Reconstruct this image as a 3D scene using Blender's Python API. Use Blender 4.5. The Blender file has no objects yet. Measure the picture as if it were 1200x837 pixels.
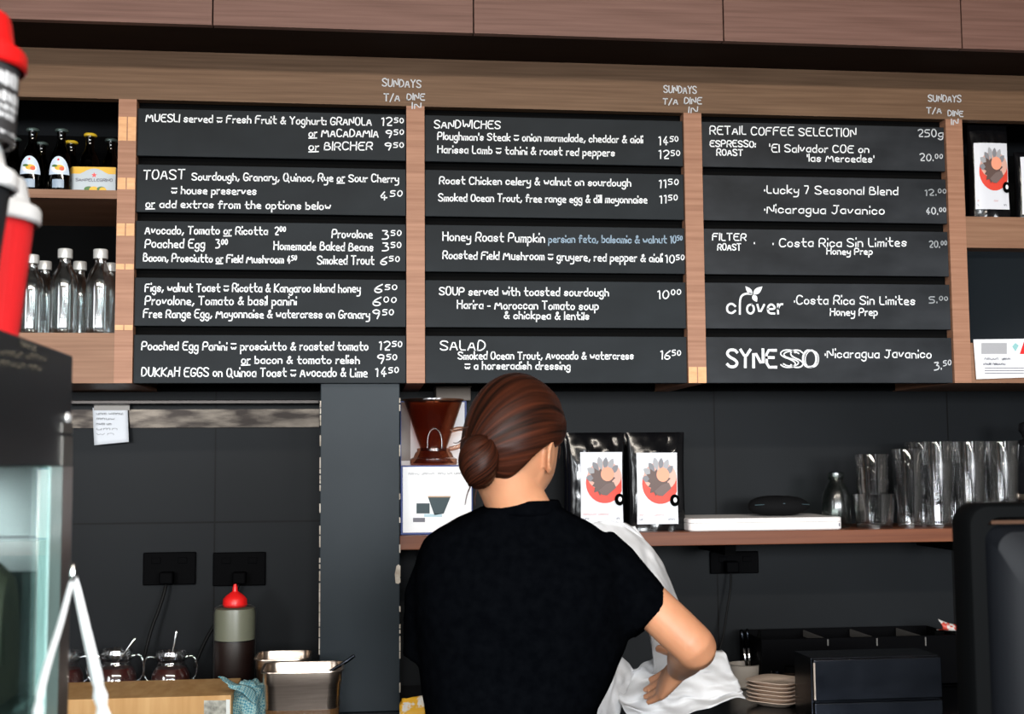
import bpy, bmesh, math, random
from math import sin, cos, pi, radians, sqrt, exp
from mathutils import Vector, Matrix, noise
random.seed(7)
S = bpy.context.scene
COL = S.collection
V = Vector

# ------------------------------------------------------------------ camera, world, lights, exposure
W, H, FPX = 1200, 837, 1500.0
YAW, PITCH, ROLL = radians(6.62), radians(4.70), radians(-0.43)
CAM = V((0, 0, 1.5))
_f = V((sin(YAW) * cos(PITCH), cos(YAW) * cos(PITCH), sin(PITCH)))
_r0 = V((cos(YAW), -sin(YAW), 0)); _u0 = _r0.cross(_f)
CR = cos(ROLL) * _r0 + sin(ROLL) * _u0
CU = -sin(ROLL) * _r0 + cos(ROLL) * _u0
cd = bpy.data.cameras.new('camera'); cam = bpy.data.objects.new('camera', cd); COL.objects.link(cam)
cd.sensor_width = 36; cd.lens = 36 * FPX / W; cd.clip_start = 0.05
m = Matrix((CR, CU, -_f)).transposed().to_4x4(); m.translation = CAM
cam.matrix_world = m
cd.dof.use_dof = True; cd.dof.focus_distance = 3.1; cd.dof.aperture_fstop = 9.0
S.camera = cam
S.view_settings.view_transform = 'Standard'; S.view_settings.look = 'None'
S.view_settings.exposure = 0.0; S.view_settings.gamma = 1.0; S.view_settings.use_curve_mapping = False
try:
    S.cycles.use_denoising = True; S.cycles.max_bounces = 10; S.cycles.transparent_max_bounces = 24
    S.cycles.caustics_reflective = False; S.cycles.caustics_refractive = False; S.cycles.sample_clamp_indirect = 6
except Exception: pass
wd = bpy.data.worlds.new('world'); S.world = wd; wd.use_nodes = True
nt = wd.node_tree; bg = nt.nodes['Background']
sky = nt.nodes.new('ShaderNodeTexSky'); sky.sky_type = 'HOSEK_WILKIE'; sky.turbidity = 6; sky.sun_direction = (0.2, -0.5, 0.8)
nt.links.new(sky.outputs[0], bg.inputs[0]); bg.inputs[1].default_value = 0.3
def area(name, loc, sx, sy, watts, col, target):
    l = bpy.data.lights.new(name, 'AREA'); l.shape = 'RECTANGLE'; l.size = sx; l.size_y = sy; l.energy = watts; l.color = col
    o = bpy.data.objects.new(name, l); COL.objects.link(o); o.location = loc
    o.rotation_euler = (V(target) - V(loc)).to_track_quat('-Z', 'Y').to_euler(); return o
WIN = [(-2.0, 1.6), (0.1, 1.6), (2.3, 1.6)]
for i, (wx, ww) in enumerate(WIN):      # daylight through the shopfront windows behind the camera
    area('window_daylight', (wx, -3.88, 2.2), ww, 1.5, (385, 350, 320)[i], (0.93, 0.97, 1.0), (wx, 3.0, 2.2))
area('added_side_fill', (-2.84, -0.6, 2.0), 2.0, 1.6, 60, (0.95, 0.98, 1.0), (3.0, -0.6, 2.0))  # added fill that brightens the cups and tongs from the left
area('ceiling_strip_lamp', (0.2, -0.55, 3.25), 4.0, 0.12, 100, (1.0, 0.90, 0.78), (0.2, 3.2, 2.0))

def at(px, py, Y):
    d = (px - W / 2) / FPX * CR - (py - H / 2) / FPX * CU + _f
    return CAM + d * (Y / d.y)
def atx(px, py, X):
    d = (px - W / 2) / FPX * CR - (py - H / 2) / FPX * CU + _f
    return CAM + d * (X / d.x)
def mpp(Y): return Y / FPX / 0.985       # metres per pixel near depth Y

# ------------------------------------------------------------------ materials
def lin(c): return tuple(((v / 255) / 12.92 if v / 255 <= .04045 else (((v / 255) + .055) / 1.055) ** 2.4) for v in c)
MATS = {}
def mat(name, rgb, rough=.5, metal=0., spec=.5, **kw):
    if name in MATS: return MATS[name]
    M = bpy.data.materials.new(name); M.use_nodes = True; MATS[name] = M
    b = M.node_tree.nodes['Principled BSDF']
    b.inputs['Base Color'].default_value = (*rgb, 1); b.inputs['Roughness'].default_value = rough
    b.inputs['Metallic'].default_value = metal; b.inputs['Specular IOR Level'].default_value = spec
    for k, v in kw.items(): b.inputs[k.replace('_', ' ')].default_value = v
    return M
def noisy(name, c1, c2, scale=(1, 1, 1), nscale=5, rough=.5, metal=0., spec=.5, detail=4, coord='Object', bump=0., lo=.3, hi=.7, rvar=0.):
    M = mat(name, c1, rough, metal, spec)
    t = M.node_tree; b = t.nodes['Principled BSDF']
    tc = t.nodes.new('ShaderNodeTexCoord'); mp = t.nodes.new('ShaderNodeMapping'); mp.inputs['Scale'].default_value = scale
    n = t.nodes.new('ShaderNodeTexNoise'); n.inputs['Scale'].default_value = nscale; n.inputs['Detail'].default_value = detail
    r = t.nodes.new('ShaderNodeValToRGB'); e = r.color_ramp.elements
    e[0].position = lo; e[1].position = hi; e[0].color = (*c1, 1); e[1].color = (*c2, 1)
    L = t.links.new
    L(tc.outputs[coord], mp.inputs[0]); L(mp.outputs[0], n.inputs['Vector']); L(n.outputs[0], r.inputs[0]); L(r.outputs[0], b.inputs['Base Color'])
    if bump:
        bp = t.nodes.new('ShaderNodeBump'); bp.inputs['Strength'].default_value = bump; bp.inputs['Distance'].default_value = .002
        L(n.outputs[0], bp.inputs['Height']); L(bp.outputs[0], b.inputs['Normal'])
    if rvar:
        mr = t.nodes.new('ShaderNodeMapRange'); mr.inputs[3].default_value = rough - rvar; mr.inputs[4].default_value = rough + rvar
        L(n.outputs[0], mr.inputs[0]); L(mr.outputs[0], b.inputs['Roughness'])
    return M
def glass(name, tint=(1, 1, 1), refl=.12, rough=.03, tr=.9, edge=4.):
    if name in MATS: return MATS[name]
    M = bpy.data.materials.new(name); M.use_nodes = True; MATS[name] = M
    t = M.node_tree; t.nodes.clear(); L = t.links.new
    o = t.nodes.new('ShaderNodeOutputMaterial'); mx = t.nodes.new('ShaderNodeMixShader')
    tp = t.nodes.new('ShaderNodeBsdfTransparent'); tp.inputs[0].default_value = (*[c * tr for c in tint], 1)
    g = t.nodes.new('ShaderNodeBsdfGlossy'); g.inputs['Roughness'].default_value = rough
    lw = t.nodes.new('ShaderNodeLayerWeight'); lw.inputs[0].default_value = .5
    pw = t.nodes.new('ShaderNodeMath'); pw.operation = 'POWER'; pw.inputs[1].default_value = edge
    mr = t.nodes.new('ShaderNodeMapRange'); mr.inputs[3].default_value = refl; mr.inputs[4].default_value = 1.0
    L(lw.outputs['Facing'], pw.inputs[0]); L(pw.outputs[0], mr.inputs[0]); L(mr.outputs[0], mx.inputs[0])
    L(tp.outputs[0], mx.inputs[1]); L(g.outputs[0], mx.inputs[2]); L(mx.outputs[0], o.inputs[0])
    return M
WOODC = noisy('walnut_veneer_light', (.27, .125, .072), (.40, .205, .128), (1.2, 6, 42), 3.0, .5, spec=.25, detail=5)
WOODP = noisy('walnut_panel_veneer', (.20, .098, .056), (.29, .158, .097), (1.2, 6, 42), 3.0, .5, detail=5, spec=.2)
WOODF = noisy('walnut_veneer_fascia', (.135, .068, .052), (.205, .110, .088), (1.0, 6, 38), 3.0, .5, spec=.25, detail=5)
WOODD = noisy('dark_brown_underside', (.012, .0055, .0035), (.017, .008, .005), (1.0, 8, 8), 4.0, .7, spec=.08)  # near-black brown for the cabinet carcasses
WOODO = noisy('bare_plywood_plug', (.62, .30, .12), (.75, .40, .18), (8, 8, 30), 3.0, .5)
WOODS = noisy('red_brown_shelf_wood', (.115, .034, .014), (.165, .054, .023), (1.0, 12, 30), 3.0, .42, spec=.25)
WOODB = noisy('pale_chopping_block_wood', (.43, .235, .09), (.55, .335, .15), (14, 5, 1.2), 3.0, .6, spec=.15)
SLATE = noisy('black_slate_board', (.0125, .0150, .0172), (.024, .0285, .0325), (1.2, 1, 1.8), 3.0, .5, spec=.07, rvar=.07)
SLATEW = noisy('smudged_black_slate', (.010, .0115, .0135), (.036, .0395, .045), (1.2, 1, 2.2), 3.4, .45, spec=.10, rvar=.10)
BLACK = mat('matt_black', (.002, .002, .002), .75, spec=.0)
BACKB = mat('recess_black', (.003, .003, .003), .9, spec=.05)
CHALK = mat('white_chalk_marker', (.86, .88, .90), .8)
CHALKB = mat('pale_blue_chalk_marker', (.28, .38, .48), .8)
CHALKG = mat('faded_chalk_marker', (.32, .34, .36), .8)
CHALKM = mat('worn_chalk_marker', (.55, .57, .6), .8)
def tile_material():
    M = mat('black_wall_tile', (.02, .021, .022), .38, spec=.05)
    t = M.node_tree; b = t.nodes['Principled BSDF']; L = t.links.new
    tc = t.nodes.new('ShaderNodeTexCoord'); sp = t.nodes.new('ShaderNodeSeparateXYZ'); L(tc.outputs['Object'], sp.inputs[0])
    def line(sock, off, w, half):
        a = t.nodes.new('ShaderNodeMath'); a.operation = 'ADD'; a.inputs[1].default_value = -off + 20 * w + w / 2; L(sock, a.inputs[0])
        d = t.nodes.new('ShaderNodeMath'); d.operation = 'MODULO'; d.inputs[1].default_value = w; L(a.outputs[0], d.inputs[0])
        c = t.nodes.new('ShaderNodeMath'); c.operation = 'COMPARE'; c.inputs[1].default_value = w / 2; c.inputs[2].default_value = half; L(d.outputs[0], c.inputs[0])
        return c.outputs[0]
    x1 = at(838, 540, 3.6).x; x2 = at(1112, 540, 3.6).x; z1 = at(230, 612.5, 3.6).z
    mx = t.nodes.new('ShaderNodeMath'); mx.operation = 'MAXIMUM'
    L(line(sp.outputs[0], x1, x2 - x1, .0022), mx.inputs[0]); L(line(sp.outputs[2], z1, .62, .0025), mx.inputs[1])
    n = t.nodes.new('ShaderNodeTexNoise'); n.inputs['Scale'].default_value = 3; n.inputs['Detail'].default_value = 5
    r = t.nodes.new('ShaderNodeValToRGB'); e = r.color_ramp.elements; e[0].color = (.0075, .0082, .009, 1); e[1].color = (.0125, .014, .0158, 1)
    L(tc.outputs['Object'], n.inputs['Vector']); L(n.outputs[0], r.inputs[0])
    mc = t.nodes.new('ShaderNodeMix'); mc.data_type = 'RGBA'; L(mx.outputs[0], mc.inputs[0]); L(r.outputs[0], mc.inputs[6]); mc.inputs[7].default_value = (.004, .004, .004, 1)
    L(mc.outputs[2], b.inputs['Base Color']); return M
TILE = tile_material()
PAINTG = noisy('dark_slate_painted_pillar', (.015, .021, .026), (.021, .028, .034), (1, 1, 1), 4, .36, spec=.10)
STEEL = noisy('brushed_stainless_steel', (.46, .37, .30), (.58, .48, .40), (3, 3, 60), 4, .30, metal=1)  # warm tint in the colour stands in for the brown room reflected
STEELR = mat('polished_steel', (.75, .75, .75), .15, 1)
STEELD = noisy('dark_reflective_steel', (.012, .014, .019), (.03, .034, .043), (2, 2, 2), 4, .26, metal=1)
WHITEP = mat('white_plastic', (.90, .90, .90), .35)
REDP = mat('red_plastic', (.75, .012, .012), .35)
REDC = mat('red_ribbed_paper', (.88, .022, .026), .5)
BLKC = mat('black_ribbed_paper', (.012, .014, .016), .55)
PAPER = noisy('white_paper', (.50, .49, .49), (.60, .60, .61), (1, 1, 1), 20, .8, spec=.2)
CARD = mat('white_card', (.80, .81, .84), .6)
BLUE = mat('navy_blue_print', (.02, .045, .20), .5)
PRINT = mat('grey_print', (.17, .17, .20), .7)
PRINTD = mat('dark_teal_print', (.03, .055, .065), .6)
GLASSC = glass('clear_glass', (1, 1, 1), .20, .05, .96, 2.6)
GLASSB = glass('clear_bottle_glass', (.98, .99, .99), .34, .14, .95, 2.0)
GLASSG = glass('smoky_green_glass', (.66, .72, .68), .08, .2, .9, 4)
GLASSK = glass('dark_bottle_glass', (.05, .05, .06), .05, .05, .5, 4)
GLASSP = glass('green_tinted_pane', (.93, .985, .975), .05, .01, .985, 5)
GLASSW = glass('window_pane', (1, 1, 1), .03, .01, .98, 5)
GOLD = mat('yellow_cap', (.60, .40, .02), .4)
FOIL = noisy('black_foil', (.003, .003, .0035), (.005, .005, .006), (1, 1, 1), 6, .17, spec=.6)
ORANGE = mat('orange_print', (.85, .10, .03), .5)
PEACH = mat('peach_print', (.85, .33, .20), .5)
BROWNP = mat('brown_print', (.10, .055, .045), .5)
GREENP = mat('green_print', (.06, .16, .03), .5)
YELP = mat('yellow_print', (.75, .42, .02), .5)
SILVP = mat('silver_grey_print', (.42, .48, .52), .4)
SKIN = noisy('skin', (.46, .205, .108), (.54, .255, .138), (1, 1, 1), 14, .48, spec=.4)
MATS['skin'].node_tree.nodes['Principled BSDF'].inputs['Subsurface Weight'].default_value = .12
MATS['skin'].node_tree.nodes['Principled BSDF'].inputs['Subsurface Radius'].default_value = (.012, .004, .002)
HAIR = noisy('auburn_brown_hair', (.007, .0027, .0016), (.056, .0138, .006), (70, 1.6, 1), 1.0, .45, spec=.14, coord='UV', bump=.25, detail=3, lo=.35, hi=.72)
SHIRT = noisy('black_cotton', (.0009, .0011, .0016), (.0016, .0019, .0026), (1, 1, 1), 60, 1.0, spec=.0)
AMBER = glass('smoky_brown_plastic', (.78, .55, .43), .07, .2, .93, 4)

# ------------------------------------------------------------------ mesh building
ORG = {}
class MB:
    def __init__(s): s.b = bmesh.new(); s.uvs = None
    def v(s, p): return s.b.verts.new(p)
    def face(s, vs):
        try: return s.b.faces.new(vs)
        except ValueError: return None
    def box(s, x0, x1, y0, y1, z0, z1, bev=0., seg=2):
        t = bmesh.new(); bmesh.ops.create_cube(t, size=1)
        for q in t.verts: q.co = V(((x0 + x1) / 2 + q.co.x * (x1 - x0), (y0 + y1) / 2 + q.co.y * (y1 - y0), (z0 + z1) / 2 + q.co.z * (z1 - z0)))
        if bev: bmesh.ops.bevel(t, geom=t.edges[:], offset=bev, segments=seg, affect='EDGES', profile=.5)
        s.merge(t); return s
    def merge(s, t, M=None):
        mp = {}
        for q in t.verts: mp[q] = s.b.verts.new(M @ q.co if M else q.co)
        for f in t.faces: s.face([mp[q] for q in f.verts])
        t.free()
    def loft(s, rings, closed=True, cap0=True, cap1=True):
        R = [[s.v(p) for p in r] for r in rings]
        n = len(R[0])
        for a, b in zip(R, R[1:]):
            for i in range(n if closed else n - 1):
                j = (i + 1) % n; s.face([a[i], a[j], b[j], b[i]])
        if closed and cap0: s.face(R[0][::-1])
        if closed and cap1: s.face(R[-1])
        return R
    def lathe(s, prof, c=(0, 0, 0), n=28, M=None, cap=True, rib=None):
        c = V(c); rings = []
        for r, z in prof:
            ring = []
            for i in range(n):
                a = 2 * pi * i / n; rr = max(r, 1e-5)
                if rib: rr *= rib(a, z)
                p = V((rr * cos(a), rr * sin(a), z)); ring.append((M @ p if M else p) + c)
            rings.append(ring)
        s.loft(rings, True, cap, cap); return s
    def tube(s, pts, rad, n=12, cap=True, flat=None):
        pts = [V(p) for p in pts]; k = len(pts)
        if not isinstance(rad, (list, tuple)): rad = [rad] * k
        T = []
        for i in range(k):
            d = pts[min(i + 1, k - 1)] - pts[max(i - 1, 0)]; T.append(d.normalized() if d.length > 1e-9 else V((0, 0, 1)))
        up = V((0, 0, 1)) if abs(T[0].z) < .9 else V((1, 0, 0))
        nrm = (up - T[0] * up.dot(T[0])).normalized(); rings = []
        for i in range(k):
            nrm = (nrm - T[i] * nrm.dot(T[i])).normalized(); bn = T[i].cross(nrm)
            r = rad[i]; ra, rb = r if isinstance(r, (tuple, list)) else (r, r)
            rings.append([pts[i] + nrm * (ra * cos(2 * pi * j / n)) + bn * (rb * sin(2 * pi * j / n)) for j in range(n)])
        s.loft(rings, True, cap, cap); return s
    def rrect(s, secs, c, rz=0., r=.02, n=6, ex=None):
        """secs: (w, d, z[, r]) rounded rectangles lofted"""
        c = V(c); R = Matrix.Rotation(rz, 3, 'Z'); rings = []
        for q in secs:
            w, d, z = q[:3]; rr = min(q[3] if len(q) > 3 else r, w / 2, d / 2); ring = []
            for cx, cy, a0 in ((1, 1, 0), (-1, 1, 90), (-1, -1, 180), (1, -1, 270)):
                for i in range(n + 1):
                    a = radians(a0 + 90 * i / n)
                    ring.append(c + R @ V((cx * (w / 2 - rr) + rr * cos(a), cy * (d / 2 - rr) + rr * sin(a), z)))
            rings.append(ring)
        s.loft(rings); return s
    def poly(s, pts): s.face([s.v(p) for p in pts]); return s
    def prism(s, pts, d):
        d = V(d); s.loft([[V(p) for p in pts], [V(p) + d for p in pts]]); return s
    def grid(s, fn, nu, nv, uv=None):
        G = [[s.v(fn(i / (nu - 1), j / (nv - 1))) for i in range(nu)] for j in range(nv)]
        for j in range(nv - 1):
            for i in range(nu - 1): s.face([G[j][i], G[j][i + 1], G[j + 1][i + 1], G[j + 1][i]])
        return G
    def build(s, name, M, parent=None, smooth=False, angle=None, recalc=True, mods=(), uvfn=None):
        if recalc: bmesh.ops.recalc_face_normals(s.b, faces=s.b.faces[:])
        o0 = ORG.get(parent.name, V((0, 0, 0))) if parent else V((0, 0, 0))
        if o0.length: bmesh.ops.translate(s.b, verts=s.b.verts[:], vec=-o0)
        if uvfn:
            ul = s.b.loops.layers.uv.new('UVMap')
            for f in s.b.faces:
                us = [uvfn(l.vert.co + o0) for l in f.loops]
                if max(u[0] for u in us) - min(u[0] for u in us) > .5: us = [(u[0] + 1 if u[0] < .5 else u[0], u[1]) for u in us]
                for l, u in zip(f.loops, us): l[ul].uv = u
        me = bpy.data.meshes.new(name); s.b.to_mesh(me); s.b.free()
        if smooth:
            for p in me.polygons: p.use_smooth = True
            if angle is not None:
                try: me.set_sharp_from_angle(angle=radians(angle))
                except Exception: pass
        me.materials.append(M)
        o = bpy.data.objects.new(name, me); COL.objects.link(o)
        if parent: o.parent = parent; ORG[o.name] = o0
        for kind, kw in mods:
            md = o.modifiers.new(kind.lower(), kind)
            for k, v in kw.items(): setattr(md, k, v)
        return o
def thing(name, label, cat, loc, group=None):
    o = bpy.data.objects.new(name, None); COL.objects.link(o); o.empty_display_size = .05
    o.location = loc; ORG[o.name] = V(loc); o['label'] = label; o['category'] = cat
    if group: o['group'] = group
    return o
def tag(o, label, cat, group=None):
    o['label'] = label; o['category'] = cat
    if group: o['group'] = group
    return o
def struct(name, mb, M, **k):
    o = mb.build(name, M, **k); o['kind'] = 'structure'; return o
def dup(root, loc, label=None, rz=0., scale=None):
    r = root.copy(); COL.objects.link(r); r.location = loc; r.rotation_euler = (0, 0, rz)
    if scale: r.scale = scale
    if label: r['label'] = label
    for ch in list(root.children):
        c = ch.copy(); COL.objects.link(c); c.parent = r
        for g in ch.children:
            d = g.copy(); COL.objects.link(d); d.parent = c
    return r
def smooth_path(pts, it=2):
    pts = [V(p) for p in pts]
    for _ in range(it):
        q = [pts[0]]
        for a, b in zip(pts, pts[1:]): q += [a * .75 + b * .25, a * .25 + b * .75]
        q.append(pts[-1]); pts = q
    return pts

# ------------------------------------------------------------------ handwriting (single strokes)
GL = {'A': '0d2k4d 1f3f', 'B': '0d0k2k3j3i2h0h 2h4g4e3d0d', 'C': '4j3k1k0i0f1d3d4e', 'D': '0d0k2k4i4f2d0d', 'E': '4k0k0d4d 0h3h', 'F': '4k0k0d 0h3h',
 'G': '4j3k1k0i0f1d3d4e4g2g', 'H': '0k0d 4k4d 0h4h', 'I': '0k0d', 'J': '1k4k 3k3f2d1d0e', 'K': '0k0d 4k0g4d', 'L': '0k0d3d', 'M': '0d1k3f5k6d', 'N': '0d0k4d4k',
 'O': '2k1k0i0f1d3d4f4i3k2k', 'P': '0d0k3k4j4h3g0g', 'Q': '2k1k0i0f1d3d4f4i3k2k 3f5c', 'R': '0d0k3k4j4h3g0g 2g4d', 'S': '4j3k1k0j0i1h3g4f4e3d1d0e', 'T': '0k4k 2k2d',
 'U': '0k0f1d3d4f4k', 'V': '0k2d4k', 'W': '0k1d3i5d6k', 'X': '0k4d 4k0d', 'Y': '0k2h4k 2h2d', 'Z': '0k4k0d4d',
 'a': '3h1h0g0e1d2d3e 3h3d', 'b': '0k0d 0g1h2h3g3e2d1d0e', 'c': '3g2h1h0g0e1d2d3e', 'd': '3k3d 3g2h1h0g0e1d2d3e', 'e': '0f3f3g2h1h0g0e1d3d', 'f': '3j2k1j1d 0h3h',
 'g': '3h1h0g0e1d2d3e 3h3b2a1a0b', 'h': '0k0d 0g1h2h3g3d', 'i': '0g0d 0j0k', 'j': '1h1b0a 1i1j', 'k': '0k0d 3h0f3d', 'l': '0k0d', 'm': '0h0d 0g1h2h2d 2g3h4h4d',
 'n': '0h0d 0g1h2h3g3d', 'o': '2h1h0g0e1d2d3e3g2h', 'p': '0h0a 0g1h2h3g3e2d1d0e', 'q': '3h3a 3g2h1h0g0e1d2d3e', 'r': '0h0d 0f1h2h', 's': '3g2h1h0g1f2f3e2d1d0e',
 't': '1k1e2d3d 0h3h', 'u': '0h0e1d2d3e 3h3d', 'v': '0h1d3h', 'w': '0h1d2g3d4h', 'x': '0h3d 3h0d', 'y': '0h0f1e3f 3h3b2a0a', 'z': '0h3h0d3d',
 '0': '1k0i0f1d2d3f3i2k1k', '1': '0j1k1d', '2': '0j1k2k3j3h0d3d', '3': '0k3k1h2h3g3e2d0d', '4': '2k0f3f 2h2d', '5': '3k0k0h2h3g3e2d0d', '6': '3k1i0g0e1d2d3e3f2g0g',
 '7': '0k3k1d', '8': '1h0i0j1k2k3j3i1h0g0e1d2d3e3g2h1h', '9': '3i2h1h0i0j1k2k3j3h2d', ',': '1e0c', '.': '0d0e', ':': '0d0e 0g0h', '-': '0f2f', "'": '0k0i', '&': '4d1i1j2k3j0f0e1d2d4g',
 '/': '0c3k', '*': '0f0g', '~': '0f1d2f3d4f 0i4i'}
def ribbon(mb, pts, w):
    k = len(pts)
    if k < 2: return
    e0 = (pts[0] - pts[1]); e1 = (pts[-1] - pts[-2])
    pts = pts[:]
    if e0.length: pts[0] = pts[0] + e0.normalized() * w * .4
    if e1.length: pts[-1] = pts[-1] + e1.normalized() * w * .4
    L, R = [], []
    for i in range(k):
        d = (pts[min(i + 1, k - 1)] - pts[max(i - 1, 0)])
        d = d.normalized() if d.length > 1e-9 else V((1, 0, 0))
        nv = V((-d.z, 0, d.x)) * (w / 2) if abs(d.y) < .9 else V((0, 0, w / 2))
        L.append(mb.v(pts[i] + nv)); R.append(mb.v(pts[i] - nv))
    for i in range(k - 1): mb.face([L[i], R[i], R[i + 1], L[i + 1]])
def write(mb, text, p0, p1, cap, w, jit=.25, gap=1.5):
    """text along the line p0 -> p1 (world points), cap height and stroke width in metres"""
    x = 0.; items = []; sup = False; und = False; us = None; lines = []
    for ch in text:
        if ch == '^': sup = not sup; continue
        if ch == '_':
            if us is None: us = x
            else: lines.append((us, x - gap)); us = None
            continue
        if ch == ' ': x += 2.6; continue
        g = GL.get(ch)
        if not g: continue
        sc = .62 if sup else 1.
        st = [[(int(q[i]), ord(q[i + 1]) - 100) for i in range(0, len(q), 2)] for q in g.split(' ')]
        wd = max(pp[0] for q in st for pp in q)
        items.append((x, sc, sup, st)); x += wd * sc + gap * (.8 if sup else 1)
    tot = max(x - gap, .5); d = p1 - p0; ln = d.length; d.normalize(); sx = ln / tot; sy = cap / 7
    for gx, sc, sp, st in items:
        jy = random.uniform(-jit, jit); sl = random.uniform(0, .06); js = random.uniform(.93, 1.07)
        for q in st:
            pts = [p0 + d * ((gx + (a + b * sl) * sc) * sx) + V((0, 0, 1)) * ((b * sc * js + (2.9 if sp else 0) + jy) * sy) for a, b in q]
            if len(pts) > 2: pts = smooth_path(pts, 1)
            ribbon(mb, pts, w * (.85 if sp else 1))
    for a, b in lines: ribbon(mb, [p0 + d * (a * sx) - V((0, 0, 1.6 * sy)), p0 + d * (b * sx) - V((0, 0, 1.4 * sy))], w)

# ------------------------------------------------------------------ the room
YB, YW = 3.2, 3.6
CT = .89                                    # back counter height
XL, XR, YF, ZC = -2.9, 3.6, -4.0, 4.7
PLASTER = mat('warm_grey_plaster', (.08, .075, .07), .8)
struct('floor', MB().box(XL - .1, XR + .1, YF - .1, YW + .2, -.1, 0), noisy('dark_concrete_floor', (.03, .028, .026), (.045, .042, .04), (1, 1, 1), 3, .6))
struct('ceiling', MB().box(XL - .1, XR + .1, YF - .1, YW + .2, ZC, ZC + .1), mat('dark_ceiling_paint', (.10, .10, .10), .8))
wl = MB()
for y0, y1, z0, z1 in ((YF, -1.65, 0, ZC), (.45, YW, 0, ZC), (-1.65, .45, 0, 1.15), (-1.65, .45, 2.85, ZC)): wl.box(XL - .1, XL, y0, y1, z0, z1)
struct('wall_left', wl, PLASTER)
f = MB()
for y0, y1, z0, z1 in ((-1.65, -1.6, 1.15, 2.85), (.4, .45, 1.15, 2.85), (-1.6, .4, 1.15, 1.2), (-1.6, .4, 2.8, 2.85)): f.box(XL - .09, XL - .01, y0, y1, z0, z1)
o = struct('window_4', f, BLACK); MB().box(XL - .06, XL - .05, -1.6, .4, 1.2, 2.8).build('pane', GLASSW, o)  # unseen side window, added as the opening for the fill light
struct('wall_right', MB().box(XR, XR + .1, YF, YW, 0, ZC), PLASTER)
struct('wall_back', MB().box(XL - .1, XR + .1, YW, YW + .15, 0, ZC), TILE)
wf = MB(); xs = [XL - .1]
for wx, ww in WIN: xs += [wx - ww / 2 - .05, wx + ww / 2 + .05]
xs.append(XR + .1)
for i in range(0, len(xs), 2): wf.box(xs[i], xs[i + 1], YF - .12, YF, 0, ZC)
for wx, ww in WIN:
    wf.box(wx - ww / 2 - .05, wx + ww / 2 + .05, YF - .12, YF, 0, 1.40); wf.box(wx - ww / 2 - .05, wx + ww / 2 + .05, YF - .12, YF, 3.0, ZC)
struct('wall_front', wf, PLASTER)
for i, (wx, ww) in enumerate(WIN):
    f = MB(); a, b = wx - ww / 2 - .05, wx + ww / 2 + .05
    for x0, x1, z0, z1 in ((a, a + .05, 1.4, 3.0), (b - .05, b, 1.4, 3.0), (a + .05, b - .05, 1.4, 1.45), (a + .05, b - .05, 2.95, 3.0)): f.box(x0, x1, YF - .1, YF - .02, z0, z1)
    o = struct('window_%d' % (i + 1), f, BLACK)
    MB().box(a + .05, b - .05, YF - .07, YF - .06, 1.45, 2.95).build('pane', GLASSW, o)

# unseen block added behind the camera to dim the upper boards
struct('added_light_blocker', MB().box(XL, XR, -1.2, -.95, 2.14, ZC), PLASTER)

# dark painted pillar between the two niches, with its chipped corners
c0, c1 = at(375, 600, 3.23), at(468.5, 600, 3.23)
struct('wall_middle', MB().box(c0.x, c1.x, 3.23, YW, CT, at(420, 449, 3.23).z, .002), PAINTG)
ed = MB()
for px_, x in ((0, c0.x), (1, c1.x)):
    z = CT + .01
    while z < at(420, 458, 3.23).z - .03:
        h = random.uniform(.008, .03)
        if random.random() < (.75 if px_ == 0 else .45): ed.box(x - .0015, x + .0015, 3.2285, 3.2315, z, z + h)
        z += h + random.uniform(.0, .006 if px_ == 0 else .02)
chp = at(465.5, 673, 3.229)
ed.loft([[V((chp.x + dx, 3.2288 - dy, chp.z + dz)) for dx, dz in ((-.004, -.022), (.003, -.024), (.007, -.02), (.007, .02), (.003, .024), (-.002, .02), (-.006, .0))] for dy in (0, .0012)])
struct('trim_1', ed, noisy('chipped_plaster_edge', (.25, .21, .16), (.55, .50, .44), (1, 1, 1), 30, .8))
# polished strip and the dark rail above the left niche
s0, s1 = at(40, 502, 3.585), at(374, 479.5, 3.585)
struct('trim_2', MB().box(s0.x, s1.x, 3.585, YW, s0.z, s1.z), noisy('polished_strip_painted_reflections', (.006, .005, .0045), (.032, .027, .022), (5, 1, 18), 2.2, .24, metal=1, detail=5, lo=.4, hi=.75))  # dark and bright streaks in the colour stand in for reflections
r0, r1 = at(40, 474, 3.53), at(374, 468.5, 3.53)
struct('trim_3', MB().box(r0.x, r1.x, 3.53, YW, r0.z, r1.z, .002), mat('dull_metal_rail', (.03, .026, .024), .35, .9))

# ------------------------------------------------------------------ wooden shelving unit that carries the boards
ZT = (at(160.5, 117, YB).z + at(802, 131, YB).z + at(1127, 141, YB).z) / 3
ZB = (at(154, 449, YB).z + at(806, 450, YB).z + at(1139, 448, YB).z) / 3
ZF = at(555, 70.5, YB).z                    # underside of the overhead cabinets
XLO, XRO = -1.95, 2.35
def Xp(px, py=300): return at(px, py, YB).x
PX = [(Xp(136), Xp(157.3)), (Xp(476.3), Xp(497.7)), (Xp(804), Xp(825)), (Xp(1113.5), Xp(1133))]
unit = thing('shelving_unit', 'walnut veneer shelving unit on the back wall that frames the rows of menu boards', 'shelving', ((XLO + XRO) / 2, YB, ZB))
hd = MB().box(XLO, XRO, YB, YB + .03, ZT, ZF)
header = hd.build('header_panel', noisy('shaded_panel_veneer', (.115, .064, .036), (.175, .104, .062), (1.2, 6, 42), 3.0, .5, detail=5, spec=.15), unit)  # darker copy of the panel veneer; dimmer light is in the colour
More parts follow.
